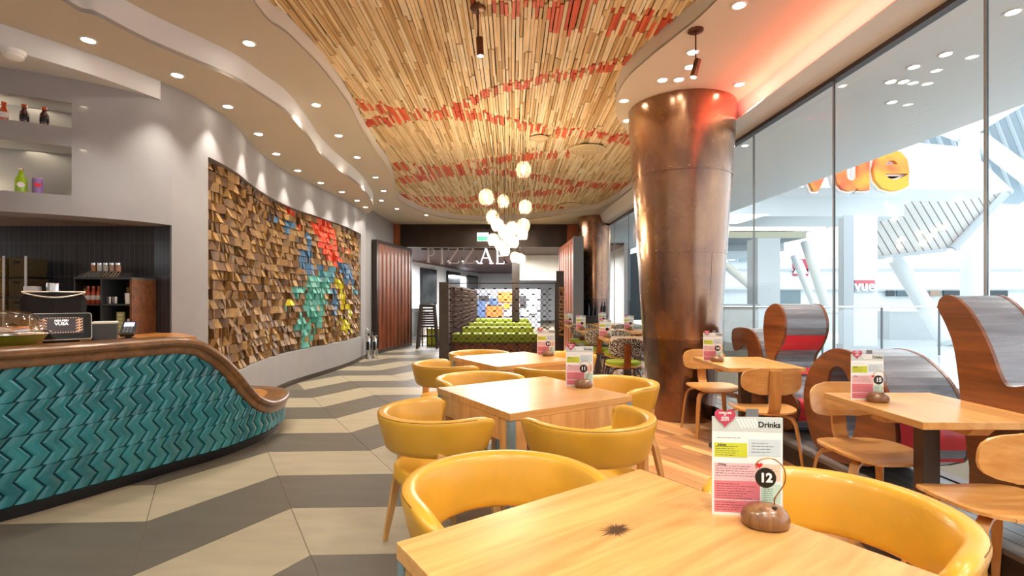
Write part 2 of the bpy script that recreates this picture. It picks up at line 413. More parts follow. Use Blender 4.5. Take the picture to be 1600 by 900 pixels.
wall_piece(wl, sM1, WP.L, 0, ZA)
wall_left = wl.build('wall_left', M['plaster'], smooth=50); wall_left['kind'] = 'structure'
tr = MB(); wall_piece(tr, sO-0.03, WP.L, 0.0, 0.07, 0.012, 0.0)
o = tr.build('baseboard_left', mat('skirt', '#3c2f26', 0.4), smooth=50); o['kind'] = 'structure'
# far left wall going straight back, wall behind the camera, right-hand end wall
MB().box(-3.55, -3.32, 10.95, 14.1, 0, ZB).build('wall_far_left', M['plaster_back'])['kind'] = 'structure'
MB().box(-6, 4, -2.6, -2.4, 0, 3.7).build('wall_behind', M['white_paint'])['kind'] = 'structure'
MB().box(-6, -5.8, -2.4, 3.6, 0, 3.7).build('wall_side', M['white_paint'])['kind'] = 'structure'
# back-bar alcove: dark upright tiles
tile_dark = bpy.data.materials.new('alcove_tile'); tile_dark.use_nodes = True
nt = tile_dark.node_tree; b_ = nt.nodes['Principled BSDF']; b_.inputs['Roughness'].default_value = 0.3
tc = nt.nodes.new('ShaderNodeTexCoord'); mp = nt.nodes.new('ShaderNodeMapping'); mp.inputs['Rotation'].default_value = (PI/2, 0, 0)
br = nt.nodes.new('ShaderNodeTexBrick'); br.offset = 0; br.inputs['Scale'].default_value = 1
br.inputs['Brick Width'].default_value = 0.045; br.inputs['Row Height'].default_value = 0.3; br.inputs['Mortar Size'].default_value = 0.002
br.inputs['Color1'].default_value = C('#2b2a2d'); br.inputs['Color2'].default_value = C('#383639'); br.inputs['Mortar'].default_value = C('#4d4a48')
nt.links.new(tc.outputs['Object'], mp.inputs[0]); nt.links.new(mp.outputs[0], br.inputs['Vector']); nt.links.new(br.outputs['Color'], b_.inputs['Base Color'])
bp = nt.nodes.new('ShaderNodeBump'); bp.inputs['Distance'].default_value = 0.004; bp.inputs['Strength'].default_value = 0.4; bp.invert = True
nt.links.new(br.outputs['Fac'], bp.inputs['Height']); nt.links.new(bp.outputs[0], b_.inputs['Normal'])
alc = struct('wall_alcove')
MB().box(-5.6, -3.03, 4.42, 4.55, 0, 1.97).build('tile_panel', tile_dark, alc)
jm = MB(); wall_piece(jm, sO-0.012, sO-0.002, 0, 1.948, -0.004, -0.30); jm.build('jamb_panel', tile_dark, alc)
poly = [tuple(WP.at(u, -0.02)) for u in [WP.L*0+i*(sO-0.02)/24 for i in range(25)]]+[(-3.0, 4.5), (-5.4, 4.5)]
MB().prism(poly, 1.951, 1.99).build('ceiling_panel', mat('alcove_soffit', '#8d7a68', 0.8), alc)
# the light strips hidden in the two shelf recesses
for nm, z in (('upper', 2.822), ('lower', 2.478)):
    for sx_ in (0.55, 1.3, 1.95):
        p = WP.at(sx_, -0.16); lamp('recess_light', 'AREA', (p.x, p.y, z-0.001), 0.25, (1, 0.83, 0.58), 0.5, sy=0.1)
for sx_ in (0.6, 1.4, 2.1):
    for z in (2.64, 2.11):
        p = WP.at(sx_, -0.235); lamp('recess_glow', 'AREA', (p.x, p.y, z), 0.45, (1, 0.85, 0.6), 0.5, (0, 0.2, 1), sy=0.02)
# ================================================================ wood block mosaic in the curved wall
mosw = [mat('block_%d' % i, c, 0.5, noise=0.2, nscale=9, stretch=(1, 1, 6)) for i, c in enumerate(('#7d5a30', '#8c6636', '#6a4826', '#94703e', '#a07c48', '#583a1e', '#7a5c34'))]
mosc = {'r': mat('block_red', '#d94c2c', 0.45), 'b': mat('block_blue', '#41688a', 0.45), 't': mat('block_teal', '#5aa295', 0.45), 'y': mat('block_yellow', '#cfc21e', 0.45), 'g': mat('block_bluegreen', '#4d8796', 0.45)}
# painted cockerel pattern, read off the photograph as (x, y, radius x, radius y, paint)
PAT = [(548, 372, 0, 0, 'r')]
def inpoly(x, y, P):
    r = False
    for i in range(len(P)):
        (x1, y1), (x2, y2) = P[i], P[i-1]
        if (y1 > y) != (y2 > y) and x < (x2-x1)*(y-y1)/(y2-y1)+x1: r = not r
    return r
E5 = lambda P: [(450+a/4.092, 330+b/4.092) for a, b in P]
ZONES = [('r', 0.95, E5([(155, 65), (200, 55), (255, 60), (310, 110), (330, 190), (330, 260), (355, 310), (320, 370), (270, 310), (215, 240), (200, 150), (160, 110)])),
         ('r', 0.8, E5([(80, 90), (130, 90), (130, 130), (80, 130)])), ('r', 0.5, E5([(360, 210), (410, 240), (400, 290), (365, 250)])),
         ('y', 0.85, E5([(320, 430), (350, 430), (385, 520), (380, 600), (440, 620), (400, 660), (350, 600), (345, 540), (320, 480)])),
         ('y', 0.9, E5([(5, 565), (60, 565), (65, 605), (5, 605)])), ('y', 0.5, E5([(325, 680), (430, 640), (430, 820), (400, 820), (330, 700)])),
         ('b', 0.75, E5([(340, 310), (420, 340), (440, 480), (390, 480), (350, 400), (330, 350)])), ('b', 0.85, E5([(280, 470), (330, 490), (345, 680), (300, 660), (290, 560)])),
         ('b', 0.7, E5([(85, 250), (160, 260), (215, 330), (300, 350), (280, 380), (150, 400), (90, 360)])), ('b', 0.55, E5([(40, 190), (150, 150), (190, 270), (60, 250)])),
         ('b', 0.6, E5([(0, 60), (50, 80), (40, 140), (0, 140)])), ('g', 0.7, E5([(215, 330), (320, 350), (300, 470), (200, 450)])),
         ('b', 0.8, [(425, 337), (440, 337), (440, 350), (425, 350)]), ('r', 0.9, [(452, 326), (463, 330), (463, 342), (450, 338)]),
         ('t', 0.85, E5([(150, 390), (290, 400), (280, 560), (250, 640), (210, 740), (200, 790), (130, 870), (100, 870), (110, 740), (60, 780), (60, 720), (110, 640), (130, 560), (60, 560), (50, 480), (140, 470)])),
         ('t', 0.6, E5([(0, 600), (30, 610), (20, 780), (0, 780)])), ('g', 0.5, E5([(430, 480), (455, 480), (455, 540), (430, 540)]))]
random.seed(11)
mos = thing('wood_block_mural', 'wall relief of tilted wooden blocks, partly painted red, blue, teal and yellow', 'wall art', (0, 0, 0))
MZ0, MZ1 = 0.51, 2.67; rows = 22; rh = (MZ1-MZ0)/rows
mass = MB(); nblk = 0; cells = []
for r in range(rows):
    u = sM0+0.012
    while u < sM1-0.02:
        wd = random.choice((0.065, 0.08, 0.095, 0.105, 0.11))
        if u+wd > sM1-0.012: wd = sM1-0.012-u
        if wd > 0.02: cells.append((u, wd, MZ0+r*rh))
        u += wd
cells.sort()
def block(mb, u, wd, z, m):
    e = 0.002; b = 0.012+random.random()*0.016; h = 0.022+random.random()*0.032; k = random.random()
    if k < 0.36: d = [b, b, b+h*0.9, b+h*0.9] if random.random() < 0.25 else [b+h, b+h, b, b]     # low edge out: facet looks up
    elif k < 0.56: d = [b+h, b, b, b+h]
    elif k < 0.72: d = [b, b+h, b+h, b]
    elif k < 0.84: d = [b+h, b, b, b+0.01]
    elif k < 0.93: d = [b, b+h, b+0.01, b]
    else: d = [b, b, b, b]
    q = [(u+e, z+e), (u+wd-e, z+e), (u+wd-e, z+rh-e), (u+e, z+rh-e)]
    sk = random.uniform(-0.012, 0.012); q[2] = (q[2][0]+sk, q[2][1]); q[3] = (q[3][0]+sk, q[3][1])
    F = [WP.at(a, -0.08+dd) for (a, _), dd in zip(q, d)]; B = [WP.at(a, -0.09) for a, _ in q]
    vs = [(F[i].x, F[i].y, q[i][1]) for i in range(4)]+[(B[i].x, B[i].y, q[i][1]) for i in range(4)]
    mb.add(vs, [(0, 1, 2, 3), (0, 4, 5, 1), (1, 5, 6, 2), (2, 6, 7, 3), (3, 7, 4, 0)], m)
for u, wd, z in cells:
    c = WP.at(u+wd/2, 0); px = 800+c.x/c.y*FPX; py = HY-(z+rh/2-EYE)*FPX/c.y
    m = None
    for key, pr, P in ZONES:
        if inpoly(px, py, P) and random.random() < pr: m = mosc[key]; break
    if not m: m = random.choice(mosw)
    if nblk < 290: 
        mb = MB(); block(mb, u, wd, z, m); mb.build('block', None, mos)
    else: block(mass, u, wd, z, m)
    nblk += 1
o = mass.build('far_blocks', None, mos); o['kind'] = 'stuff'; o['label'] = 'tilted wooden blocks of the far half, many painted red, teal, blue and yellow'
# ================================================================ ceilings
def fromA(px, py): p = at(px, py, z=ZA) if False else Vector(((px-800)*1.88/(HY-py), 1.88*FPX/(HY-py))); return (p.x, p.y)
def fromB(px, py): return ((px-800)*2.10/(HY-py), 2.10*FPX/(HY-py))
# lower soffit: between the wall and a wavy edge
edgeA = [(-2.1, 0.6), (-2.62, 2.0)]+[fromA(*p) for p in ((96, 0), (151, 25), (212, 57), (265, 81), (360, 121), (411, 152), (448, 177), (478, 210), (502, 242), (532, 268), (562, 291), (580, 313), (583, 325), (577, 333))]
edgeA = [(-1.8, -1.2)]+edgeA
eA = [tuple(p) for p in spline([Vector(p) for p in edgeA], 5)]
wA = [tuple(WP.at(u, -0.05)) for u in [i*WP.L/60 for i in range(61)]]
polyA = eA+[(-3.28, 11.0)]+wA[::-1]+[(-5.7, 3.3), (-5.7, -1.2)]
fill_loops([polyA], ZA, ZA+0.03, 'ceiling_low', M['soffit'])['kind'] = 'structure'
fa = MB(); ringsf = [[(x, y, ZA-0.0005), (x, y, ZB+0.02)] for x, y in eA+[(-3.28, 11.0)]]
fa.loft(ringsf, closed=False, caps=False); o = fa.build('trim_1', M['bulkhead'], smooth=60, fix=False); o['kind'] = 'structure'
# short dropped bulkhead over the back-bar
bk = MB(); bp_ = [(-4.6, 1.6), (-4.0, 2.6), (-3.49, 3.37), (-3.21, 3.82), (-3.035, 4.255)]
bp_ = [tuple(p) for p in spline([Vector(p) for p in bp_], 5)]
back_ = [tuple(WP.at(u, -0.03)) for u in [i*(WP.find(4.3, -3.0))/20 for i in range(21)]][::-1]
fill_loops([bp_+back_+[(-5.7, 3.3), (-5.7, 1.6)]], 3.02, 3.179, 'trim_2', M['bulkhead'])['kind'] = 'structure'
# upper soffit with the wavy opening for the slatted field
recP = [fromB(*p) for p in ((400, 8), (449, 53), (491, 94), (517, 125), (544, 162), (562, 196), (584, 232), (606, 262), (615, 285), (619, 306), (630, 318), (662, 332), (699, 341), (745, 345), (800, 344), (850, 340), (900, 332), (933, 328), (962, 313.5), (986, 296), (992, 262), (990, 230), (980, 206), (966, 187), (962, 166), (966, 145), (982, 120), (1017, 88), (1057, 56), (1121, 0))]
rec = [tuple(p) for p in spline([Vector(p) for p in [(-1.30, 0.4), (-1.55, 2.0)]+recP+[(1.62, 2.2), (1.5, 0.4)]], 6)]
XC = lambda y: -0.0324*y
outer = [(-5.7, -1.3), (2.59+0.04, -1.3), (2.59+XC(6), 6), (2.59+XC(14), 14.0), (-3.5, 14.0), (-3.5, 10.9), (-5.7, 10.9)]
fill_loops([outer, rec], ZB, ZB+0.02, 'ceiling', M['soffit'])['kind'] = 'structure'
lp = MB().loft([[(x, y, ZB-0.0005), (x, y, ZR+0.045)] for x, y in rec], closed=False, caps=False, loop=True)
o = lp.build('trim_3', mat('recess_edge', '#d3cdc2', 0.8), smooth=60, fix=False); o['kind'] = 'structure'
# slatted field
random.seed(5)
slm = [mat('cane_%d' % i, c, 0.6, noise=0.12, nscale=5, stretch=(3, 0.6, 3)) for i, c in enumerate(('#e6cb9e', '#efd9b0', '#d8b682', '#f5e4c2', '#c4a06c', '#ead0a4'))]
slr = [mat('cane_red_%d' % i, c, 0.55, noise=0.12, nscale=5) for i, c in enumerate(('#dc5c34', '#c9492a', '#e06e48'))]
fieldc = struct('ceiling_slatted')
MB().box(-3.4, 3.0, 0.2, 13.6, ZR+0.03, ZR+0.05).build('backing', mat('backing', '#241407', 0.9), fieldc)
def fromR(px, py): return ((px-800)*2.255/(HY-py), 2.255*FPX/(HY-py))
# red bands: centre lines on the photograph, (x, y) and half height in px
bands = [([(735, 8), (800, 12), (860, 20), (905, 25)], 16), ([(860, 42), (900, 30), (960, 35), (1010, 38), (1050, 42), (1080, 40)], 20), ([(880, 5), (920, 8), (945, 6)], 18),
         ([(550, 163), (600, 168), (640, 180), (680, 180), (720, 165), (770, 142), (830, 130), (870, 120), (920, 112), (960, 100), (1000, 92)], 8),
         ([(572, 192), (610, 188), (640, 182), (700, 178), (760, 182), (810, 196), (860, 205), (920, 208), (985, 220)], 8),
         ([(605, 258), (650, 264), (690, 266), (740, 256), (790, 248), (840, 244), (890, 240)], 7), ([(620, 281), (670, 277), (720, 268), (770, 268), (830, 276), (880, 284), (930, 290), (985, 290)], 6),
         ([(620, 304), (660, 312), (720, 312), (780, 306), (840, 302), (900, 296)], 5), ([(650, 322), (720, 322), (800, 320), (860, 324), (900, 322)], 4)]
RJ = {}
def isred(x, y):
    j = RJ.setdefault(round(x, 3), random.uniform(-0.35, 0.35))
    px = 800+x/y*FPX; py = HY-2.255*FPX/y
    for pts, hh in bands:
        for (x0, y0), (x1, y1) in zip(pts, pts[1:]):
            if x0 <= px < x1:
                yc = y0+(y1-y0)*(px-x0)/(x1-x0)
                if abs(py-yc+j*hh) < hh*0.8: return True
    return False
SWD = 0.031; nearS = []; red = []
xs = -2.9
while xs < 2.9:
    xs += SWD
    ys = []
    for i in range(len(rec)):
        (x1, y1), (x2, y2) = rec[i], rec[(i+1) % len(rec)]
        if (x1 > xs) != (x2 > xs): ys.append(y1+(y2-y1)*(xs-x1)/(x2-x1))
    ys.sort()
    for a, b in zip(ys[::2], ys[1::2]):
        y = max(a, 2.0)+0.0
        y += 0
        skew = random.uniform(-0.004, 0.004)
        while y < b-0.02:
            rd = isred(xs, y+0.05)
            ln = random.choice((0.5, 0.7, 0.9, 1.2, 0.35))
            if rd: ln = 0.0
            yy = y; 
            if rd:
                while yy < b and isred(xs, yy+0.02): yy += 0.04
                ln = max(0.08, yy-y)
            else:
                t = 0.04
                while t < ln and not isred(xs, y+t+0.05): t += 0.04
                ln = max(0.06, t)
            e = min(b, y+ln); rr = rd and random.random() < 0.56
            nearS.append((y, xs, e, rr)); y = e+0.003
def slat(mb, y, x, e, m):
    w_ = SWD*random.uniform(0.36, 0.47); z = ZR-random.random()*0.02; j = random.uniform(-0.003, 0.003); sk = random.uniform(-0.004, 0.004)
    vs = [(x-w_+j, y, z), (x+w_+j, y, z), (x+w_+j+sk, e, z), (x-w_+j+sk, e, z)]
    vs += [(a, b, z+0.02) for a, b, _ in vs]
    mb.add(vs, [(3, 2, 1, 0), (0, 1, 5, 4), (1, 2, 6, 5), (2, 3, 7, 6), (3, 0, 4, 7)], m)
mass = MB(); cnt = 0
nearS.sort(key=lambda q: (q[0] < 3.75, q[0]))
for y, x, e, rr in nearS:
    m = random.choice(slr) if rr else random.choice(slm)
    if cnt < 290 and y >= 3.75 and abs(x/y*FPX) < 800:
        mb = MB(); slat(mb, y, x, e, m); mb.build('slat', None, fieldc); cnt += 1
    else: slat(mass, y, x, e, m)
o = mass.build('far_slats', None, fieldc, fix=False); o['kind'] = 'stuff'; o['label'] = 'thin timber slats running away from the camera, some painted red in wavy bands'
# cove down to the window head, in three faces, and the window wall
WA = 2.90; WZ = 3.195
cv = MB(); N_ = 12
rings = []
for i in range(N_+1):
    y = -1.3+15.3*i/N_
    rings.append([(2.59+XC(y), y, ZB), (2.66+XC(y), y, 3.24), (2.72+XC(y), y, WZ+0.012), (2.95+XC(y), y, WZ), (2.95+XC(y), y, 3.6), (2.59+XC(y), y, 3.6)])
cv.loft(rings, m=None); cv.build('ceiling_cove', M['white_paint'])['kind'] = 'structure'
win = struct('window_1')
def alongwin(name, x0, x1, z0, z1, m, ya=-1.3, yb=13.1, par=win):
    return MB().add([(x+XC(y), y, z) for y in (ya, yb) for z in (z0, z1) for x in (x0, x1)], [(0, 1, 3, 2), (4, 6, 7, 5), (0, 4, 5, 1), (2, 3, 7, 6), (0, 2, 6, 4), (1, 5, 7, 3)]).build(name, m, par)
alongwin('head_frame', WA-0.03, WA+0.04, WZ-0.035, WZ+0.01, mat('frame_dark', '#3b3134', 0.4))
alongwin('sill_frame', WA-0.04, WA+0.04, 0.10, 0.165, mat('frame_sill', '#6a5a5a', 0.4))
seams = [-1.03, 0.29, 1.607, 2.923, 4.24, 5.556, 6.87, 8.19, 9.5, 10.8, 12.1]
ed = [-1.3]+seams+[13.1]
for a, b in zip(ed, ed[1:]): alongwin('pane', WA-0.004, WA+0.004, 0.16, WZ-0.03, M['glass'], a+0.008, b-0.008)
sm = mat('seal', '#8e9699', 0.35, 0.3)
for s_ in seams: alongwin('seal', WA-0.008, WA+0.008, 0.16, WZ-0.03, sm, s_-0.008, s_+0.008)
alongwin('end_post', WA-0.05, WA+0.05, 0, WZ, M['blackmatt'], 13.1, 13.2)
MB().box(2.0, 2.5, 13.2, 14.1, 0, ZB).build('wall_far_right', M['walnut'])['kind'] = 'structure'
MB().box(2.85, 3.2, -2.4, -1.3, 0, 3.6).build('wall_right', M['white_paint'])['kind'] = 'structure'
# timber plinth under the window
pl = thing('window_plinth', 'low dark timber platform with pale slatted top along the glass wall', 'platform', (0, 0, 0))
pm = wood('plinth_top', '#5b5652', '#857d78', 1, 0.7, 0.3, 0.3, 0.15)
alongwin('riser', 2.33, 2.86, 0.0, 0.13, M['darkwood'], 0.6, 5.7, pl)
for i in range(5):
    alongwin('plank', 2.325+i*0.106, 2.325+i*0.106+0.1, 0.13, 0.158, pm, 0.6, 5.7, pl)
alongwin('led_trough', 2.53, 2.70, 3.182, 3.19, M['white_paint'], -0.4, 6.0)
# ================================================================ downlights
dl = thing('ceiling_downlight', 'small round recessed downlight', 'downlight', (0, 0, 0), group='recessed downlights')
MB().lathe([(0.055, 0.0), (0.055, -0.006), (0.042, -0.007), (0.040, -0.002)], seg=20).build('trim_ring', M['trimring'], dl, smooth=40)
MB().lathe([(0.041, -0.001), (0.041, -0.004), (0.001, -0.005)], seg=16).build('lens', M['lamp_on'], dl)
index_children(); first = [True]
def place_dl(x, y, z, label, grp):
    if first[0]:
        first[0] = False; dl.location = (x, y, z); dl['label'] = label; dl['group'] = grp; return
    dup(dl, (x, y, z), 0, label, grp)
A_l = ((138, 62), (277, 117), (356, 166), (404, 209), (431.6, 240), (465, 266), (501, 285.5), (534, 299.7), (558, 313), (571, 323.5))
B_l = ((389, 67), (494, 163.5), (529, 211.5), (558, 245.5), (587, 277), (599.5, 298), (596, 313), (620, 326), (666, 336))
C_l = ((1155, 7.5), (1082.5, 81), (1078, 104), (1035, 124.5), (1060.7, 123.7), (975, 157), (1155, 131.5), (980, 188))
def ordn(i): return ('first', 'second', 'third', 'fourth', 'fifth', 'sixth', 'seventh', 'eighth', 'ninth', 'tenth')[i]
for i, p in enumerate(A_l):
    x, y = fromA(*p); place_dl(x, y, ZA-0.0005, 'round downlight in the lower wavy soffit by the wall, %s from the camera' % ordn(i), 'downlights of the lower soffit')
    lamp('downlight_or_fill', 'SPOT', (x, y, ZA-0.012), 20, WARM, 0.02, (-0.06, 0.0, -1), 72, 0.7)
for i, p in enumerate(B_l):
    x, y = fromB(*p); place_dl(x, y, ZB-0.0005, 'round downlight in the soffit left of the slatted field, %s from the camera' % ordn(i), 'downlights of the upper soffit')
    lamp('downlight_or_fill', 'SPOT', (x, y, ZB-0.012), 42, WARM, 0.04, (0, 0, -1), 120, 0.7)
spots_c = ('nearest the top edge of the view', 'just left of the short spotlight', 'below the spotlight, left of it', 'over the left rim of the copper column', 'in front of the copper column top', 'far left of the column rim', 'in the pink glow right of the column', 'behind the left rim of the column')
for i, p in enumerate(C_l):
    x, y = fromB(*p); place_dl(x, y, ZB-0.0005, 'downlight in the right soffit, '+spots_c[i], 'downlights round the copper column')
    lamp('downlight_or_fill', 'SPOT', (x, y, ZB-0.012), 38, WARM, 0.04, (0, 0, -1), 110, 0.7)
for x, y in ((-0.9, 0.2), (0.5, 0.3), (1.9, 0.6), (-2.0, 1.2), (0.3, -1.0), (-2.2, -0.8), (1.9, 1.8), (2.0, -0.8)):
    lamp('downlight_or_fill', 'SPOT', (x, y, 3.38), 60, WARM, 0.05, (0, 0, -1), 130, 0.8)  # wide fill spots added without fittings, above and behind the camera
# ================================================================ copper columns
def copper(name, a, b, c, d):
    m = bpy.data.materials.new(name); m.use_nodes = True; nt = m.node_tree; N = nt.nodes; L = nt.links; bs = N['Principled BSDF']
    tc = N.new('ShaderNodeTexCoord'); mp = N.new('ShaderNodeMapping'); mp.inputs['Scale'].default_value = (1, 1, 0.55); L.new(tc.outputs['Object'], mp.inputs[0])
    n = N.new('ShaderNodeTexNoise'); n.inputs['Scale'].default_value = 1.7; n.inputs['Detail'].default_value = 7; n.inputs['Roughness'].default_value = 0.6; n.inputs['Distortion'].default_value = 0.6
    L.new(mp.outputs[0], n.inputs['Vector'])
    r = N.new('ShaderNodeValToRGB'); e = r.color_ramp.elements; e[0].position = 0.28; e[0].color = C(a); e[1].position = 0.72; e[1].color = C(d)
    e.new(0.45).color = C(b); e.new(0.58).color = C(c); L.new(n.outputs['Fac'], r.inputs[0]); L.new(r.outputs[0], bs.inputs['Base Color'])
    bs.inputs['Metallic'].default_value = 0.9; bs.inputs['Coat Weight'].default_value = 1.0; bs.inputs['Coat Roughness'].default_value = 0.22; bs.inputs['Coat IOR'].default_value = 1.8
    n2 = N.new('ShaderNodeTexNoise'); n2.inputs['Scale'].default_value = 5; n2.inputs['Detail'].default_value = 6; L.new(tc.outputs['Object'], n2.inputs['Vector'])
    mr = N.new('ShaderNodeMapRange'); mr.inputs['To Min'].default_value = 0.16; mr.inputs['To Max'].default_value = 0.36; L.new(n2.outputs['Fac'], mr.inputs['Value']); L.new(mr.outputs[0], bs.inputs['Roughness'])
    bp = N.new('ShaderNodeBump'); bp.inputs['Strength'].default_value = 0.15; bp.inputs['Distance'].default_value = 0.02; L.new(n.outputs['Fac'], bp.inputs['Height']); L.new(bp.outputs[0], bs.inputs['Normal'])
    return m
M['copper'] = copper('copper', '#4a2b1c', '#80502f', '#996a3e', '#b08a58')
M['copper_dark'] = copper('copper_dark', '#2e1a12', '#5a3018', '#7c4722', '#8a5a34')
def copper_column(x, y, r0, r1, zt, label, seams_, name='copper_column'):
    t = thing(name, label, 'column', (x, y, 0))
    zs = [0.0]+list(seams_)+[zt]
    R = lambda z: r0+(r1-r0)*z/zt
    for i, (a, b) in enumerate(zip(zs, zs[1:])):
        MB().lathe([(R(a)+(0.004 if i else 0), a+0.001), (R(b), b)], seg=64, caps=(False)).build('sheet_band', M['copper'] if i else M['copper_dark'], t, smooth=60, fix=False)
        for h in range(2):  # rolled seam, vertical lap
            an = (-1.9, -0.9)[h]+i*0.7
            MB().tube([(R(z)*math.cos(an)*1.001, R(z)*math.sin(an)*1.001, z) for z in (a+.01, b-.01)], 0.002, 5).build('lap_seam', M['copper_dark'], t)
        if i:
            rv = MB()
            for k in range(18):
                an = 2*PI*k/18; p = (R(a)+0.005)
                rv.lathe([(0.009, -0.004), (0.008, 0.001), (0.001, 0.005)], (p*math.cos(an), p*math.sin(an), a+0.03), 8)
            o = rv.build('rivets', M['brass'], t); o['kind'] = 'stuff'
    return t
copper_column(1.88, 5.50, 0.355, 0.575, ZB-0.003, 'large tapering copper clad column between the dining tables and the window', (0.87, 1.78, 2.62))
copper_column(2.13, 13.5-0.75, 0.38, 0.42, ZB-0.003, 'dark copper clad column in the far right corner behind the tables', (1.3, 2.4))
# ================================================================ the serving counter
BP = Path([(-3.9, 1.95), (-3.62, 2.2), (-3.28, 2.54), (-2.98, 2.876), (-2.80, 3.19), (-2.59, 3.63), (-2.40, 4.02), (-2.32, 4.35), (-2.30, 4.6), (-2.34, 4.92), (-2.46, 5.2), (-2.66, 5.36), (-2.95, 5.42)], 10)
def ztop(u):
    p = BP.pos(u); y = p.y
    if y > 4.85: return 0.345
    K = [(0, 1.016), (3.72, 1.016), (3.86, 0.99), (3.98, 0.90), (4.13, 0.745), (4.28, 0.555), (4.42, 0.425), (4.58, 0.36), (4.8, 0.345), (9, 0.345)]
    for (a, za), (b, zb) in zip(K, K[1:]):
        if a <= y <= b: return za+(zb-za)*(y-a)/(b-a)
bar = thing('serving_counter', 'curved serving counter in teal zigzag tiles, wooden top sweeping down to a bench', 'counter', (0, 0, 0))
uS = BP.find(3.9)
NB = 110
us = [BP.L*i/NB for i in range(NB+1)]
# body behind the tiles
rings = []
for u in us:
    a = BP.at(u, 0.035); b = BP.at(u, -0.10); zt = ztop(u)-0.10
    rings.append([(a.x, a.y, 0.07), (a.x, a.y, zt), (b.x, b.y, zt), (b.x, b.y, 0.07)])
MB().loft(rings).build('tile_backing', M['grout'], bar, smooth=50)
rings = [[(BP.at(u, 0).x, BP.at(u, 0).y, 0.0), (BP.at(u, 0).x, BP.at(u, 0).y, 0.075), (BP.at(u, -0.08).x, BP.at(u, -0.08).y, 0.075), (BP.at(u, -0.08).x, BP.at(u, -0.08).y, 0.0)] for u in us]
MB().loft(rings).build('plinth', M['plinth'], bar, smooth=50)
# coping
prof = [(-0.13, 0.0), (0.03, 0.0), (0.058, -0.008), (0.078, -0.026), (0.082, -0.046), (0.072, -0.062), (0.056, -0.07), (0.052, -0.085), (0.056, -0.10), (0.05, -0.118), (0.03, -0.125), (-0.13, -0.125)]
rings = []
ss = [BP.L*i/220 for i in range(221)]
Zs = [ztop(u) for u in ss]
for _ in range(14): Zs = [Zs[0]]+[(Zs[i-1]+2*Zs[i]+Zs[i+1])/4 for i in range(1, len(Zs)-1)]+[Zs[-1]]
def zsm(u):
    f = min(max(u/BP.L*220, 0), 219.999); i = int(f); return Zs[i]+(Zs[i+1]-Zs[i])*(f-i)
for i, u in enumerate(ss):
    p = BP.pos(u); n_ = BP.nor(u); t2 = BP.tan(u); dz = (zsm(u+0.02)-zsm(u-0.02))/0.04
    T = Vector((t2.x, t2.y, dz)).normalized(); Nn = Vector((n_.x, n_.y, 0)); U = Nn.cross(T).normalized()
    if U.z < 0: U = -U
    rings.append([Vector((p.x, p.y, zsm(u)))+Nn*(a+0.02)+U*b for a, b in prof])
MB().loft(rings).build('coping', M['bar_wood'], bar, smooth=45)
# tiles
tealm = [mat('teal_%d' % i, c, 0.13, coat=0.6, noise=0.18, nscale=9, bump=0.10, bscale=30) for i, c in enumerate(('#1c7680', '#217c86', '#196f7a', '#27818a'))]
TW = 0.088; RH = 0.2015; AM = 0.049; nt_ = 0
def P3(u, z, d): p = BP.at(u, 0.037+d); return (p.x, p.y, z)
for row in range(4):
    z1 = 0.896-row*RH; z0 = z1-RH; e = 0.0016
    u = 0.3-0.03*row
    while u < BP.L-0.12:
        mb = MB(); hh = (RH-2*e)/3
        zc = zsm(u)-0.115; dzc = (zsm(u+0.05)-zsm(u-0.05))/0.1
        if z0 < zc+0.1:
            off = [AM, 0, AM, 0]   # top right, left apex, right apex, bottom left (seen from the room the way runs to the right)
            for k in range(3):
                za, zb = z1-e-k*hh, z1-e-(k+1)*hh
                oa, ob = off[k], off[k+1]
                eg = 0.0024; cols = [(eg, -0.002), (eg+0.005, 0.010), (TW*0.30, 0.019), (TW*0.5, 0.022), (TW*0.72, 0.018), (TW-eg-0.005, 0.010), (TW-eg, -0.002)]
                for (c0, d0), (c1, d1) in zip(cols, cols[1:]):
                    poly = [(u+oa+c0, za, d0), (u+ob+c0, zb, d0), (u+ob+c1, zb, d1), (u+oa+c1, za, d1)]
                    q = clip(poly, dzc, -1, zc-dzc*u)
                    if len(q) >= 3: mb.add([P3(*v) for v in q], [tuple(range(len(q)))])
                for c0 in (0.0+e, TW-e):
                    poly = [(u+oa+c0, za, 0.001), (u+ob+c0, zb, 0.001)]
        if mb.f:
            o = mb.build('tile', random.choice(tealm), bar, fix=False, smooth=28, weld=True); nt_ += 1
        u += TW
print('TEAL', nt_)
# counter top from the coping to the alcove wall
front = [tuple(BP.at(u, -0.08)) for u in [BP.find(2.0)+i*(uS-BP.find(2.0))/24 for i in range(25)]]
poly = front+[(-2.86, 4.30), (-3.06, 4.41), (-5.3, 4.41), (-5.3, 2.0)]
MB().prism(poly, 0.965, 1.0).build('counter_top', M['bench_wood'], bar)
end = [front[-1], (-2.86, 4.30), (-3.05, 4.41), (-3.2, 4.41), (-2.75, 3.9)]
MB().prism(end, 0.0, 0.965).build('end_panel', M['bar_wood'], bar)
seat = [tuple(BP.at(u, 0.0)) for u in [BP.find(4.45, -2.28)+i*(BP.L-BP.find(4.45, -2.28))/30 for i in range(31)]]
MB().prism(seat+[(-2.9, 4.75), (-2.93, 4.5), (-2.86, 4.33)], 0.29, 0.344).build('bench_seat', M['bench_wood'], bar)
# ================================================================ things on the counter
M['amber'] = mat('amber', '#c24a18', 0.25, coat=0.5); M['label_w'] = mat('label_white', '#e8e4dc', 0.6)
M['lime'] = mat('lime', '#9cc01c', 0.2, coat=0.6); M['purple'] = mat('purple', '#8f6aa8', 0.3, coat=0.4); M['darksauce'] = mat('sauce', '#4a120a', 0.2, coat=0.6)
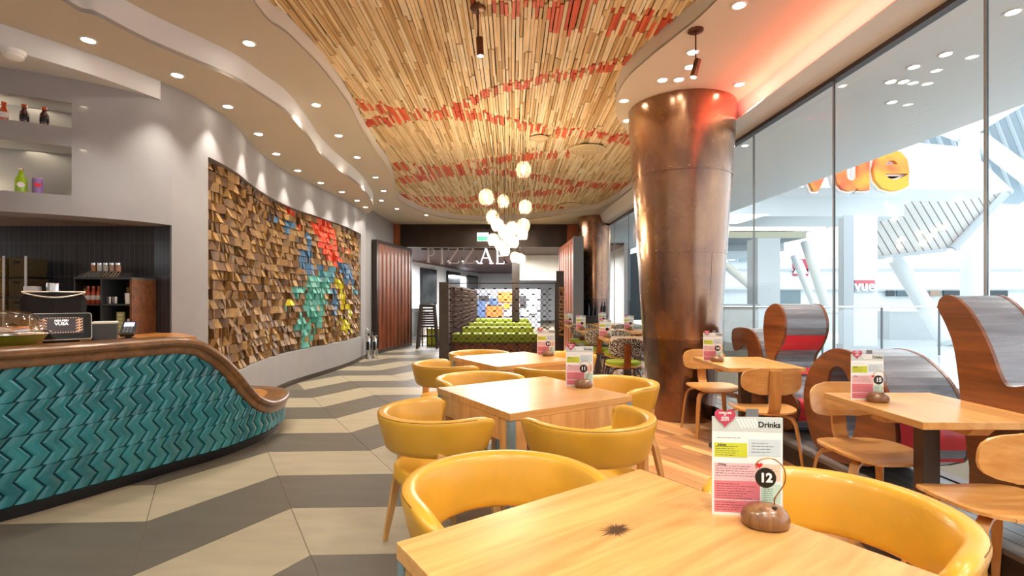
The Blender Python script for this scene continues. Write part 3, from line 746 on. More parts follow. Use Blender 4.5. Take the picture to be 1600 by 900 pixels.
# touch screen till, customer side
till = thing('till_display', 'black tilted touch screen in a pale rimmed frame on the counter', 'till', (-3.10, 3.40, 1.0), 0.75)
till.scale = (0.8, 0.8, 0.82)
def rrect(w, h, r, n=4):
    out = []
    for cx, cz, a0 in ((w/2-r, h/2-r, 0), (-w/2+r, h/2-r, PI/2), (-w/2+r, -h/2+r, PI), (w/2-r, -h/2+r, 1.5*PI)):
        for k in range(n+1): a = a0+k*PI/2/n; out.append((cx+r*math.cos(a), cz+r*math.sin(a)))
    return out
def slab(w, h, r, y0, y1, tilt=0.0, c=(0, 0, 0), m=None, mb=None):
    mb = mb or MB(); ct, st = math.cos(tilt), math.sin(tilt)
    rg = [[(c[0]+x, c[1]+y*ct+z*st, c[2]+z*ct-y*st) for x, z in rrect(w, h, r)] for y in (y0, y1)]
    return mb.loft(rg, m=m)
TL = 0.35
slab(0.40, 0.235, 0.02, 0.0, 0.03, TL, (0, 0, 0.135)).build('rim', mat('rim', '#c9c9c6', 0.35, 0.4), till)
slab(0.388, 0.223, 0.016, -0.004, 0.0, TL, (0, 0, 0.135)).build('bezel', M['black'], till)
slab(0.285, 0.145, 0.002, -0.006, -0.004, TL, (0, 0, 0.142), mat('screen', '#3a3436', 0.3, emit=0.35)).build('screen', None, till)
tan_m = mat('screen_pattern', '#c79a76', 0.4, emit=0.5)
pt = MB(); ct, st = math.cos(TL), math.sin(TL)
def onscr(a, b): return (a, -0.0075*ct+b*st, 0.142+b*ct+0.0075*st)
for sx_ in (-1, 1):
    for k in range(5):
        x0 = sx_*(0.14-0.0*k); zc = 0.055-k*0.024
        for q in (0, 1):
            xi = sx_*(0.138-q*0.018)
            pt.add([onscr(xi, zc+0.006), onscr(xi-sx_*0.028, zc-0.012), onscr(xi-sx_*0.028, zc-0.020), onscr(xi, zc-0.002)], [(0, 1, 2, 3)])
for k in range(14):
    xi = -0.11+k*0.0165; pt.add([onscr(xi, -0.066), onscr(xi+0.009, -0.066), onscr(xi+0.0045, -0.055)], [(0, 1, 2)])
    pt.add([onscr(xi, 0.068), onscr(xi+0.009, 0.068), onscr(xi+0.0045, 0.060)], [(0, 1, 2)])
pt.build('screen_pattern', tan_m, till, fix=False)
wl_ = mat('screen_text', '#dcd8d0', 0.4, emit=0.8)
o = text('PERI-PERI', 0.022, wl_, 'lettering', till, 0.0002, bold=0.0006, loc=onscr(0, 0.04), rot=(PI/2-TL, 0, 0))
o = text('VUSA', 0.036, wl_, 'lettering', till, 0.0002, bold=0.001, loc=onscr(0, 0.012), rot=(PI/2-TL, 0, 0))
MB().box(-0.12, 0.12, 0.02, 0.16, 0.0, 0.03).build('foot', M['blackmatt'], till, bevel=0.006)
MB().box(-0.03, 0.03, 0.05, 0.09, 0.03, 0.12).build('neck', M['blackmatt'], till)
# staff screen behind
st_ = thing('till_terminal', 'bulky black till terminal with a curved silver rim behind the touch screen', 'till', (-3.52, 3.80, 1.0), 0.75)
rg = []
for x_, h_, d_ in ((-0.24, 0.30, 0.0), (-0.2, 0.345, 0.03), (0, 0.352, 0.05), (0.2, 0.345, 0.03), (0.24, 0.30, 0.0)):
    rg.append([(x_, -0.02-d_, 0.02), (x_, -0.05-d_, h_), (x_, 0.06, h_), (x_, 0.16, 0.02)])
MB().loft(rg).build('housing', M['blackmatt'], st_, bevel=0.006)
MB().tube([(x_, -0.09-0.03*math.cos(x_/0.22*PI/2), 0.345-0.035*math.cos(x_/0.22*PI/2)) for x_ in [-0.22+0.044*i for i in range(11)]], 0.006, 6).build('rim', mat('rim2', '#c8beb0', 0.4, 0.5), st_)
MB().tube([(x_, -0.085, 0.352) for x_ in (-0.23, 0, 0.23)], 0.006, 6).build('rim', mat('rim3', '#c8beb0', 0.4, 0.5), st_)
MB().box(-0.12, 0.12, -0.02, 0.14, 0.0, 0.03).build('foot', M['blackmatt'], st_)
st_.scale = (0.78, 0.78, 1.0)
# receipt printer, card terminal
pr = thing('receipt_printer', 'small dark receipt printer with a white top beside the touch screen', 'printer', (-2.98, 3.62, 1.0), 0.6)
MB().box(-0.07, 0.07, -0.07, 0.07, 0, 0.12).build('body', M['dgrey'], pr, bevel=0.006)
MB().box(-0.072, 0.072, -0.07, 0.06, 0.12, 0.135).build('lid', M['label_w'], pr, bevel=0.004)
ct_ = thing('card_terminal', 'black card reader with a lit screen on a short stand', 'card reader', (-2.84, 3.66, 1.0), 0.5)
MB().lathe([(0.06, 0), (0.06, 0.008), (0.02, 0.014), (0.016, 0.05)], seg=16).build('stand', M['blackmatt'], ct_, smooth=40)
slab(0.085, 0.17, 0.012, -0.012, 0.014, 1.05, (0, 0, 0.078)).build('body', M['black'], ct_)
slab(0.06, 0.05, 0.003, -0.015, -0.012, 1.05, (0, 0.035, 0.098), mat('reader_screen', '#a9a4d8', 0.3, emit=1.2)).build('screen', None, ct_)
kp = MB()
for i in range(3):
    for j in range(4): slab(0.014, 0.012, 0.002, -0.016, -0.012, 1.05, (-0.02+0.02*i, -0.055+0.018*j*1.0, 0.0475+0.018*j*0.57), mb=kp)
o = kp.build('keypad', M['grey'], ct_)
# domed cake stand
cd = thing('domed_bowl', 'green bowl with a steel rim under a clear plastic dome at the counter end', 'bowl', (-3.18, 3.13, 1.0))
MB().lathe([(0.10, 0), (0.105, 0.004), (0.15, 0.03), (0.178, 0.07), (0.172, 0.07), (0.14, 0.035), (0.001, 0.02)], seg=36).build('bowl', mat('bowl_green', '#6f7420', 0.4, coat=0.4), cd, smooth=50)
MB().lathe([(0.176, 0.068), (0.2, 0.078), (0.198, 0.088), (0.18, 0.098), (0.168, 0.094), (0.17, 0.075)], seg=36).build('steel_rim', M['chrome'], cd, smooth=50)
M['dome'] = glass('dome_plastic', (0.93, 0.88, 0.8, 1), 0.25, 0.03)
MB().lathe([(0.168, 0.098), (0.165, 0.13), (0.14, 0.18), (0.09, 0.215), (0.03, 0.228), (0.001, 0.229)], seg=32, caps=False).build('dome', M['dome'], cd, smooth=60, fix=False)
MB().lathe([(0.15, 0.05), (0.15, 0.095), (0.10, 0.12), (0.001, 0.13)], seg=24).build('cake', mat('cake', '#a8743a', 0.7, noise=0.2, nscale=20), cd, smooth=40)
# open shelf unit
su = thing('open_shelf_unit', 'small dark open shelf unit of four compartments with a wooden side at the counter back', 'shelf', (0, 0, 0))
X0, X1, Y0, Y1, Z0, Z1 = -3.655, -3.17, 4.12, 4.40, 1.0, 1.465
MB().box(X0, X0+0.015, Y0, Y1, Z0, Z1).build('side_panel', M['darkwood'], su)
MB().box(X1-0.018, X1, Y0, Y1, Z0, Z1).build('side_panel', M['walnut'], su)
MB().box(X0, X1, Y0, Y1, Z1, Z1+0.015).build('top_panel', M['dgrey'], su)
MB().box(X0+.016, X1-.019, Y0+.005, Y1-0.01, 1.245, 1.257).build('shelf', M['dgrey'], su)
MB().box(-3.437, -3.425, Y0+.005, Y1-0.01, Z0, Z1).build('divider', M['dgrey'], su)
MB().box(X0+.016, X1-.019, Y0+.005, Y1-0.01, Z0, Z0+0.012).build('bottom_panel', M['darkwood'], su)
MB().box(X0+.016, X1-.019, Y1-0.012, Y1, Z0, Z1).build('back_panel', M['darkwood'], su)
def bottle(name, label, cat, loc, prof, mats, group=None, seg=14, rz=0):
    t = thing(name, label, cat, loc, rz, group)
    for nm, a, b, m in mats:
        MB().lathe(prof[a:b], seg=seg).build(nm, m, t, smooth=45)
    return t
SP = [(0.020, 0), (0.021, 0.003), (0.021, 0.05), (0.021, 0.085), (0.012, 0.115), (0.010, 0.13), (0.013, 0.131), (0.013, 0.15), (0.001, 0.151)]
for i in range(3):
    t = bottle('sauce_bottle', ('left', 'middle', 'right')[i]+' of three orange sauce bottles in the upper left compartment', 'bottle', (-3.575+0.045*i, 4.17, 1.258), SP, (('body', 0, 6, M['amber']), ('cap', 6, 9, M['amber'])), 'orange sauce bottles in the shelf unit')
    MB().lathe([(0.0215, 0.035), (0.0218, 0.036), (0.0218, 0.07), (0.0215, 0.071)], seg=14).build('label', M['label_w'], t, smooth=45)
bottle('dark_jar', 'dark pepper grinder left of the orange sauce bottles', 'grinder', (-3.618, 4.19, 1.258), SP, (('body', 0, 6, mat('ochre', '#b8861a', 0.4)), ('cap', 6, 9, M['black'])))
for i in range(3):
    bottle('small_pot', ('left', 'middle', 'right')[i]+' of the small red lidded pots in the lower left compartment', 'pot', (-3.60+0.05*i, 4.17, 1.0125), [(0.02, 0), (0.022, 0.05), (0.001, 0.051), (0.023, 0.052), (0.023, 0.062), (0.001, 0.063)], (('body', 0, 3, mat('pot', '#7a3a30', 0.4)), ('lid', 3, 6, mat('pot_lid', '#a88078', 0.4))), 'small red pots in the shelf unit')
for i in range(2):
    bottle('metal_beaker', ('left', 'right')[i]+' of two short steel beakers in the upper right compartment', 'beaker', (-3.395+0.05*i, 4.17, 1.258), [(0.02, 0), (0.024, 0.06), (0.021, 0.06), (0.001, 0.01)], (('body', 0, 4, M['chrome']),), 'steel beakers in the shelf unit')
bottle('amber_bottle', 'dark bottle with a yellow neck in the upper right compartment', 'bottle', (-3.29, 4.25, 1.258), [(0.028, 0), (0.028, 0.08), (0.02, 0.1), (0.022, 0.14), (0.001, 0.141)], (('body', 0, 3, M['black']), ('neck', 2, 5, mat('ochre2', '#8a6a1a', 0.4))))
bottle('white_tub', 'plain white tub in the upper right compartment', 'tub', (-3.228, 4.17, 1.258), [(0.03, 0), (0.033, 0.09), (0.001, 0.091)], (('body', 0, 3, M['white']),))
cs = thing('cup_stack', 'tall stack of pale green paper cups in the lower right compartment', 'cups', (-3.30, 4.17, 1.0125))
for i in range(11):
    MB().lathe([(0.026, 0.0), (0.032, 0.014), (0.034, 0.016), (0.031, 0.016)], (0, 0, 0.016*i), 16).build('cup', mat('cup%d' % i, ('#b9c488', '#d9dcc0')[i % 2], 0.6), cs, smooth=40)
bottle('white_carton', 'white carton beside the stack of green cups', 'carton', (-3.222, 4.18, 1.0125), [(0.028, 0), (0.028, 0.12), (0.001, 0.121)], (('body', 0, 3, M['label_w']),), seg=4, rz=PI/4)
# clear rack of spice jars on the shelf unit
rk = thing('clear_rack', 'clear stepped plastic rack on top of the shelf unit', 'rack', (-3.48, 4.22, Z1+0.015))
MB().add([(-.17, -.08, 0), (.17, -.08, 0), (.17, .08, 0), (-.17, .08, 0), (-.11, -.04, .05), (.17, -.04, .05), (.17, .08, .05), (-.11, .08, .05)], [(0, 1, 2, 3), (4, 5, 6, 7), (0, 1, 5, 4), (1, 2, 6, 5), (2, 3, 7, 6), (3, 0, 4, 7)]).build('tray', M['clear'], rk)
rb = MB()
for i in range(12): rb.tube([(-0.165+i*0.03, -0.082, 0.002), (-0.135+i*0.028, -0.045, 0.05)], 0.003, 5)
rb.tube([(-.17, -.082, .002), (.17, -.082, .002)], .003, 5)
rb.tube([(-.11, -.04, .052), (.17, -.04, .052)], .003, 5)
rb.build('edge_bars', M['chrome'], rk)
cols = ('#b98050', '#d8d4cc', '#cfcac0', '#c9a08a', '#b98868')
for i in range(5):
    bottle('spice_jar', ('leftmost, tan filled', 'second, white filled', 'third, white filled', 'fourth, pinkish filled', 'rightmost, brownish filled')[i]+' spice jar in the clear rack', 'jar', (-3.57+0.052*i, 4.22, Z1+0.067), [(0.019, 0), (0.02, 0.05), (0.018, 0.055), (0.02, 0.056), (0.02, 0.074), (0.001, 0.075)], (('body', 0, 3, mat('sp%d' % i, cols[i], 0.35)), ('lid', 3, 6, M['chrome'])), 'spice jars in the clear rack')
# wicker boxes on a posted rack
rk = thing('posted_rack', 'slim rack with white posts holding wicker boxes against the dark tiles', 'rack', (0, 0, 0))
for x in (-4.42, -4.265, -4.08):
    MB().box(x-.006, x+.006, 4.14, 4.152, 1.0, 1.66).build('post', M['white'], rk)
for z in (1.15, 1.32, 1.49): MB().box(-4.42, -4.08, 4.15, 4.4, z-0.012, z-0.004).build('shelf', M['black'], rk)
wk = mat('wicker', '#8a6a2c', 0.8, noise=0.5, nscale=60, bump=0.8, bscale=120); wk2 = mat('wicker2', '#5a4c2a', 0.8, noise=0.4, nscale=60, bump=0.8, bscale=120)
for j, z in enumerate((1.152, 1.322, 1.492)):
    for i, x in enumerate((-4.343, -4.172)):
        nm = ('bottom', 'middle', 'top')[j]+(' left' if i == 0 else ' right')
        t = thing('wicker_box', nm+' woven box on the white posted rack', 'basket', (x, 4.165, z-0.004), 0, 'woven boxes on the posted rack')
        MB().add([(-.066, 0, 0), (.066, 0, 0), (.066, .2, 0), (-.066, .2, 0), (-.072, 0, .155), (.072, 0, .155), (.072, .2, .155), (-.072, .2, .155)], [(0, 1, 2, 3), (4, 5, 6, 7), (0, 1, 5, 4), (1, 2, 6, 5), (2, 3, 7, 6), (3, 0, 4, 7)]).build('basket', (wk, wk2)[i], t)
        MB().box(-.024, .024, -0.003, 0.0, .11, .13).build('handle_slot', M['black'], t)
MB_ = bottle('steel_jug', 'tall steel jug standing behind the till terminal', 'jug', (-3.75, 4.05, 1.0), [(0.05, 0), (0.052, 0.42), (0.05, 0.43), (0.001, 0.42)], (('body', 0, 4, M['chrome']),))
MB_ = bottle('white_pot', 'white lidded pot left of the steel jug', 'pot', (-3.88, 4.0, 1.0), [(0.045, 0), (0.045, 0.35), (0.055, 0.36), (0.055, 0.40), (0.001, 0.405)], (('body', 0, 3, M['grey']), ('lid', 2, 5, M['white'])))
# bottles in the wall recesses
hb = [(0.026, 0), (0.028, 0.004), (0.026, 0.05), (0.028, 0.085), (0.015, 0.115), (0.016, 0.125), (0.018, 0.126), (0.018, 0.148), (0.001, 0.15)]
for i, (px, m1, lb) in enumerate(((8, M['amber'], 'amber sauce bottle at the left edge of the upper recess'), (37, M['darksauce'], 'dark red sauce bottle left of its twin in the upper recess'), (68, M['darksauce'], 'dark red sauce bottle, rightmost in the upper recess'))):
    u = min(((abs(800+WP.at(s_, -0.08).x/WP.at(s_, -0.08).y*FPX-px)), s_) for s_ in [k*0.02 for k in range(int(sN/0.02))])[1]
    p = WP.at(u, -0.08)
    t = bottle('sauce_bottle', lb, 'bottle', (p.x, p.y, 2.636), hb, (('body', 0, 6, m1), ('cap', 6, 9, M['amber'])), rz=0.7)
    MB().lathe([(0.0275, 0.03), (0.0285, 0.031), (0.0285, 0.07), (0.0275, 0.071)], seg=14).build('label', M['black'] if i else M['label_w'], t, smooth=45)
def on_lower(px):
    u = min(((abs(800+WP.at(s_, -0.08).x/WP.at(s_, -0.08).y*FPX-px)), s_) for s_ in [k*0.02 for k in range(int(sN/0.02))])[1]; return WP.at(u, -0.08)
p = on_lower(32); t = bottle('soda_bottle', 'green glass soda bottle with a pale round label in the lower recess', 'bottle', (p.x, p.y, 2.106), [(0.034, 0), (0.036, 0.004), (0.036, 0.10), (0.016, 0.15), (0.015, 0.175), (0.016, 0.176), (0.016, 0.19), (0.001, 0.191)], (('body', 0, 5, M['lime']), ('cap', 5, 8, M['chrome'])), rz=0.7)
fr = Vector((-p.x, -p.y)).normalized()
dsc = MB(); base = Vector((fr.x*0.037, fr.y*0.037, 0.06)); tx = Vector((-fr.y, fr.x, 0))
dsc.add([base+tx*0.022*math.cos(a)+Vector((0, 0, 0.022*math.sin(a))) for a in [2*PI*k/14 for k in range(14)]]+[base+Vector((fr.x, fr.y, 0))*0.002+tx*0.022*math.cos(a)+Vector((0, 0, 0.022*math.sin(a))) for a in [2*PI*k/14 for k in range(14)]], [tuple(range(14, 28))]+[(k, (k+1) % 14, 14+(k+1) % 14, 14+k) for k in range(14)])
dsc.v = [tuple(Matrix.Rotation(-0.7, 3, 'Z') @ Vector(v)) for v in dsc.v]
dsc.build('label', M['label_w'], t)
p = on_lower(57); t = bottle('drink_can', 'purple drink can with a red heart shaped label in the lower recess', 'can', (p.x, p.y, 2.106), [(0.03, 0), (0.033, 0.006), (0.033, 0.118), (0.028, 0.126), (0.001, 0.124)], (('body', 0, 3, M['purple']), ('lid', 2, 5, M['purple'])))
def heart(w, n=26):
    o_ = []
    for k in range(n):
        a = 2*PI*k/n; o_.append((w*0.5*math.sin(a)**3, w*(13*math.cos(a)-5*math.cos(2*a)-2*math.cos(3*a)-math.cos(4*a))/32))
    return o_
fr = Vector((-p.x, -p.y)).normalized(); tx = Vector((-fr.y, fr.x, 0)); f3 = Vector((fr.x, fr.y, 0))
hm = MB(); H_ = [(a, b) for a, b in heart(0.045)]
hm.loft([[f3*dd+tx*a+Vector((0, 0, 0.068+b)) for a, b in H_] for dd in (0.0325, 0.035)]); hm.build('label', M['red'], t)
# smoke detector under the bulkhead
sd = thing('smoke_detector', 'white round smoke detector under the bulkhead at top left', 'smoke detector', (-3.45, 3.42, 3.019))
MB().lathe([(0.065, 0), (0.065, -0.02), (0.06, -0.03)], seg=24).build('base', M['white'], sd, smooth=40)
MB().lathe([(0.055, -0.03), (0.055, -0.045), (0.04, -0.06), (0.001, -0.065)], seg=24).build('sensor_cap', M['white'], sd, smooth=40)
# ================================================================ armchairs and square tables
def make_armchair():
    t = thing('armchair', 'x', 'chair', (0, 0, 0), 0, 'yellow leather armchairs')
    R = 0.268; path = []
    path += [(-R+0.02, 0.13), (-R+0.005, 0.115), (-R, 0.09), (-R, 0.04)]
    path += [(-R*math.cos(a), -R*math.sin(a)) for a in [k*PI/22 for k in range(23)]]
    path += [(R, 0.04), (R, 0.09), (R-0.005, 0.115), (R-0.02, 0.13)]
    n = len(path); rings = []; seamr = []
    for i, (x, y) in enumerate(path):
        a = Vector(path[max(i-1, 0)]); b = Vector(path[min(i+1, n-1)]); tg = (b-a).normalized(); nn = Vector((tg.y, -tg.x))
        if nn.dot(Vector((x, y-0.02))) < 0: nn = -nn
        k = min(i, n-1-i); sh = (0.62, 0.84, 0.96, 1)[min(k, 3)]
        hh = 0.09*sh; th = 0.029*(0.8, 0.95, 1, 1)[min(k, 3)]; zc = 0.662
        sec = []
        for q in range(16):
            an = 2*PI*q/16; cx, cz = math.cos(an), math.sin(an)
            ex = math.copysign(abs(cx)**0.55, cx); ez = math.copysign(abs(cz)**0.4, cz)
            oo = th*ex+0.022*ez       # leans outwards at the top
            sec.append((x+nn.x*oo, y+nn.y*oo, zc+hh*ez))
        rings.append(sec)
        seamr.append((x+nn.x*(th+0.0118), y+nn.y*(th+0.0118), zc+hh*0.93))
    MB().loft(rings).build('backrest', M['leather'], t, smooth=70)
    MB().tube(seamr[3:-3], 0.0016, 4).build('piping', M['stitch'], t)
    def pad(z0, z1, w, d, r, y0):
        out = []
        for z, k in ((z0, 0.96), (z0+0.006, 1.0), (z1-0.016, 1.0), (z1-0.004, 0.965), (z1, 0.9)):
            ring = []
            for q in range(32):
                an = 2*PI*q/32; cx, cz = math.cos(an), math.sin(an)
                ring.append((w*k*math.copysign(abs(cx)**0.6, cx)*(1+0.10*cz), y0+d*k*math.copysign(abs(cz)**0.6, cz), z))
            out.append(ring)
        return MB().loft(out)
    pad(0.405, 0.475, 0.235, 0.235, 0, 0.02).build('seat', M['seatleather'], t, smooth=50)
    pad(0.375, 0.404, 0.22, 0.22, 0, 0.02).build('seat_frame', M['oak'], t, smooth=50)
    for s in (-1, 1):
        MB().beam([(s*0.245, -0.095, 0.60, 0.013, 0.034), (s*0.238, -0.105, 0.50, 0.014, 0.028), (s*0.235, -0.12, 0.41, 0.016, 0.024), (s*0.252, -0.135, 0.36, 0.017, 0.022), (s*0.31, -0.185, 0.0, 0.012, 0.012)]).build('leg', M['oak'], t, bevel=0.004)
        MB().beam([(s*0.252, 0.05, 0.60, 0.013, 0.045), (s*0.246, 0.085, 0.50, 0.014, 0.036), (s*0.24, 0.14, 0.41, 0.016, 0.03), (s*0.246, 0.16, 0.36, 0.016, 0.022), (s*0.285, 0.215, 0.0, 0.012, 0.012)]).build('leg', M['oak'], t, bevel=0.004)
    return t
AC = make_armchair(); index_children(); acfirst = [True]
def armchair(cx, cy, face, label):
    rz = math.atan2(face[1], face[0])-PI/2
    if acfirst[0]:
        acfirst[0] = False; AC.location = (cx, cy, 0); AC.rotation_euler.z = rz; AC['label'] = label; return AC
    return dup(AC, (cx, cy, 0), rz, label)
armchair(-0.36, 2.50, (.84, .545), 'yellow leather armchair seen from behind at the left of table 11')
armchair(0.37, 2.36, (-.48, .877), 'yellow leather armchair seen from behind at the near side of table 11')
armchair(-0.02, 1.50, (.50, -.866), 'yellow leather armchair tucked under the front table, left of the knot')
armchair(0.86, 1.33, (-.8, -.6), 'yellow leather armchair at the front table, right of the menu')
armchair(-0.225, 3.47, (.545, -.84), 'yellow leather armchair behind table 11, at its left')
armchair(0.66, 3.29, (-.84, -.545), 'yellow leather armchair behind table 11, next to the copper column')
armchair(-0.55, 4.27, (.84, .545), 'yellow leather armchair left of the farthest square table')
armchair(0.34, 4.08, (-.545, .84), 'yellow leather armchair between the two farther square tables, only its rim showing')
armchair(-0.34, 5.07, (.545, -.84), 'yellow leather armchair behind the farthest square table, left')
armchair(0.53, 4.93, (-.84, -.545), 'yellow leather armchair behind the farthest square table, right')
def square_table(cx, cy, rz, label, topm):
    t = thing('square_table', label, 'table', (cx, cy, 0), rz)
    h = 0.415
    MB().box(-h, h, -h, h, 0.712, 0.75).build('tabletop', topm, t, bevel=0.003)
    for s in (-1, 1):
        MB().box(-h+.10, h-.10, s*(h-.012)-.010, s*(h-.012)+.010, 0.60, 0.712).build('apron', M['oak'], t)
        MB().box(s*(h-.012)-.010, s*(h-.012)+.010, -h+.10, h-.10, 0.60, 0.712).build('apron', M['oak'], t)
        for s2 in (-1, 1):
            l = MB().add([(s*(h-.002-a), s2*(h-.002-b), z) for z in (0, .711) for a, b in ((0.004, 0.004), (.10, 0.004), (.10, .03), (.03, .03), (.03, .10), (0.004, .10))], [(0, 1, 2, 3, 4, 5), (6, 7, 8, 9, 10, 11)]+[(k, (k+1) % 6, 6+(k+1) % 6, 6+k) for k in range(6)]).build('leg', M['oak'], t)
            MB().add([(s*(h-.002-a), s2*(h-.002-b), z) for z in (0, .710) for a, b in ((0, 0), (.034, 0), (.034, .0035), (.0035, .0035), (.0035, .034), (0, .034))], [(0, 1, 2, 3, 4, 5), (6, 7, 8, 9, 10, 11)]+[(k, (k+1) % 6, 6+(k+1) % 6, 6+k) for k in range(6)]).build('corner_strip', M['bluegrey'], l)
    return t
TA = math.radians(35.5)
square_table(0.317, 1.02, TA, 'square oak table nearest the camera with a dark burst shaped knot', M['oak_top_knot'])
square_table(0.112, 2.94, math.radians(33), 'square oak table with blue-grey corner legs, second from the camera', M['oak_top'])
square_table(0.005, 4.58, math.radians(32.5), 'square oak table farthest of the three, in front of the wire screen', M['oak_top'])
# ================================================================ plywood chairs
def ppanel(w, h, th, bend, n1=3.2, n2=9, wv=0.0, taper=0.0):
    """bent panel with rounded outline, standing in x,z, bending back at the sides"""
    G = 12; F = []
    for side in (0, 1):
        for j in range(G+1):
            v = math.sin((j/G*2-1)*PI/2); hw = (1-abs(v)**n1)**(1/n1) if abs(v) < 1 else 0.0; hw = max(hw, 0.45)
            for i in range(G+1):
                u = i/G*2-1; x = u*hw*w/2*(1+taper*v); z = v*h/2
                F.append((x, bend*(2*x/w)**2+side*th+wv*v*v, z))
    fs = []; S = (G+1)*(G+1)
    for j in range(G):
        for i in range(G):
            a = j*(G+1)+i; q = (a, a+1, a+G+2, a+G+1); fs.append(q); fs.append(tuple(S+k for k in reversed(q)))
    rim = [i for i in range(G+1)]+[(j+1)*(G+1)+G for j in range(G)]+[G*(G+1)+G-1-i for i in range(G)]+[(G-1-j)*(G+1) for j in range(G-1)]
    for k in range(len(rim)): a, b = rim[k], rim[(k+1) % len(rim)]; fs.append((a, b, S+b, S+a))
    return F, fs
def make_ply(padded):
    t = thing('upholstered_chair' if padded else 'plywood_chair', 'x', 'chair', (0, 0, 0), 0, 'patterned chairs with green seats' if padded else 'plywood chairs at the window tables')
    F, fs = ppanel(0.43, 0.235 if padded else 0.20, 0.04 if padded else 0.013, 0.055)
    mb = MB().add([(x, y-0.235, z+0.69+(-0.12*(0) if True else 0)) for x, y, z in F], fs)
    mb.v = [(x, y+(-0.12)*(z-0.69), z) for x, y, z in mb.v]
    mb.build('backrest', M['speckle'] if padded else M['ply'], t, smooth=40)
    F, fs = ppanel(0.45, 0.43, 0.014, 0.0, 2.8)
    MB().add([(x, z, 0.44+y-0.035*max(0, z/0.215)**3*0.6+0.012*(abs(x)/0.22)**2) for x, y, z in F], fs).build('seat', M['ply'], t, smooth=40)
    if padded:
        F, fs = ppanel(0.43, 0.41, 0.045, 0.0, 2.8)
        MB().add([(x, z, 0.456+y*1.0+0.012*(abs(x)/0.22)**2*0) for x, y, z in F], fs).build('seat_pad', M['green'], t, smooth=60)
    sp = [(-0.258, 0.775), (-0.252, 0.70), (-0.246, 0.60), (-0.236, 0.50), (-0.215, 0.455), (-0.17, 0.43), (-0.08, 0.425), (0.08, 0.425)]
    if padded: sp = [(-0.268, 0.74), (-0.255, 0.65), (-0.246, 0.60), (-0.236, 0.50), (-0.215, 0.44), (-0.17, 0.425), (-0.08, 0.42), (0.08, 0.42)]
    rings = []
    for i, (y, z) in enumerate(sp):
        a = Vector(sp[max(0, i-1)]); b = Vector(sp[min(len(sp)-1, i+1)]); tg = (b-a).normalized(); nn = Vector((tg.y, -tg.x))*0.007
        rings.append([(-.042, y-nn.x, z-nn.y), (.042, y-nn.x, z-nn.y), (.042, y+nn.x, z+nn.y), (-.042, y+nn.x, z+nn.y)])
    MB().loft(rings).build('back_support', M['redwood'] if padded else M['ply_v'], t, smooth=40)
    lm = M['darkwood'] if padded else M['ply_v']
    for sx_ in (-1, 1):
        for sy_ in (-1, 1):
            pts = [(0.03, 0.05, 0.418), (0.12, 0.11, 0.417), (0.165, 0.14, 0.40), (0.185, 0.155, 0.36), (0.20, 0.17, 0.25), (0.222, 0.20, 0.0)]
            pts = [(sx_*a, sy_*b+0.0, c) for a, b, c in pts]; rings = []
            for i, p in enumerate(pts):
                wq = (0.022, 0.022, 0.022, 0.021, 0.019, 0.014)[i]
                a = Vector(pts[max(0, i-1)]); b = Vector(pts[min(5, i+1)]); tg = (b-a).normalized()
                side = Vector((-sy_*0.62*sx_*sx_, sx_*0.78*1.0, 0)).normalized() if False else Vector((0, 0, 1)).cross(Vector((sx_*0.8, sy_*0.6, 0))).normalized()
                oth = tg.cross(side).normalized(); c = Vector(p)
                rings.append([c+side*wq+oth*0.008, c-side*wq+oth*0.008, c-side*wq-oth*0.008, c+side*wq-oth*0.008])
            MB().loft(rings).build('leg', lm, t, smooth=35)
    return t
M['speckle'] = bpy.data.materials.new('speckle'); M['speckle'].use_nodes = True
nt = M['speckle'].node_tree; vo = nt.nodes.new('ShaderNodeTexVoronoi'); vo.inputs['Scale'].default_value = 75
tc = nt.nodes.new('ShaderNodeTexCoord'); nt.links.new(tc.outputs['Object'], vo.inputs['Vector'])
cr = nt.nodes.new('ShaderNodeValToRGB'); cr.color_ramp.elements[0].position = 0.38; cr.color_ramp.elements[1].position = 0.46; cr.color_ramp.elements[0].color = C('#d8cfc0'); cr.color_ramp.elements[1].color = C('#3c3632')
nt.links.new(vo.outputs['Distance'], cr.inputs[0]); nt.links.new(cr.outputs[0], nt.nodes['Principled BSDF'].inputs['Base Color']); nt.nodes['Principled BSDF'].inputs['Roughness'].default_value = 0.9
PC = make_ply(False); UC = make_ply(True); index_children()
def put(o, used, x, y, rz, label):
    if not used: used.append(1); o.location = (x, y, 0); o.rotation_euler.z = rz; o['label'] = label
    else: dup(o, (x, y, 0), rz, label)
up_, uu_ = [], []
put(PC, up_, 1.94, 4.80, PI+0.02, 'plywood chair between table 14 and the copper column, facing the camera')
put(PC, up_, 1.95, 3.86, -0.10, 'plywood chair at the near side of table 14, back towards the camera')
put(PC, up_, 2.01, 2.80, PI, 'plywood chair at the far side of table 15, facing the camera')
put(PC, up_, 2.03, 2.10, 0.0, 'plywood chair at the right edge of the view, back towards the camera')
put(UC, uu_, 1.43, 6.36, 0.0, 'speckled chair with a green seat nearest the copper column')
put(UC, uu_, 1.38, 8.05, 0.0, 'speckled chair with a green seat at the second small table beyond the column')
put(UC, uu_, 1.36, 9.85, 0.0, 'speckled chair with a green seat at the farthest small table')
put(UC, uu_, 1.62, 7.45, PI, 'speckled chair across the nearest small table beyond the column')
put(UC, uu_, 2.15, 9.3, PI, 'speckled chair at the table by the far glass')
put(UC, uu_, 1.42, 9.28, PI, 'speckled chair facing the camera at the second small table beyond the column')
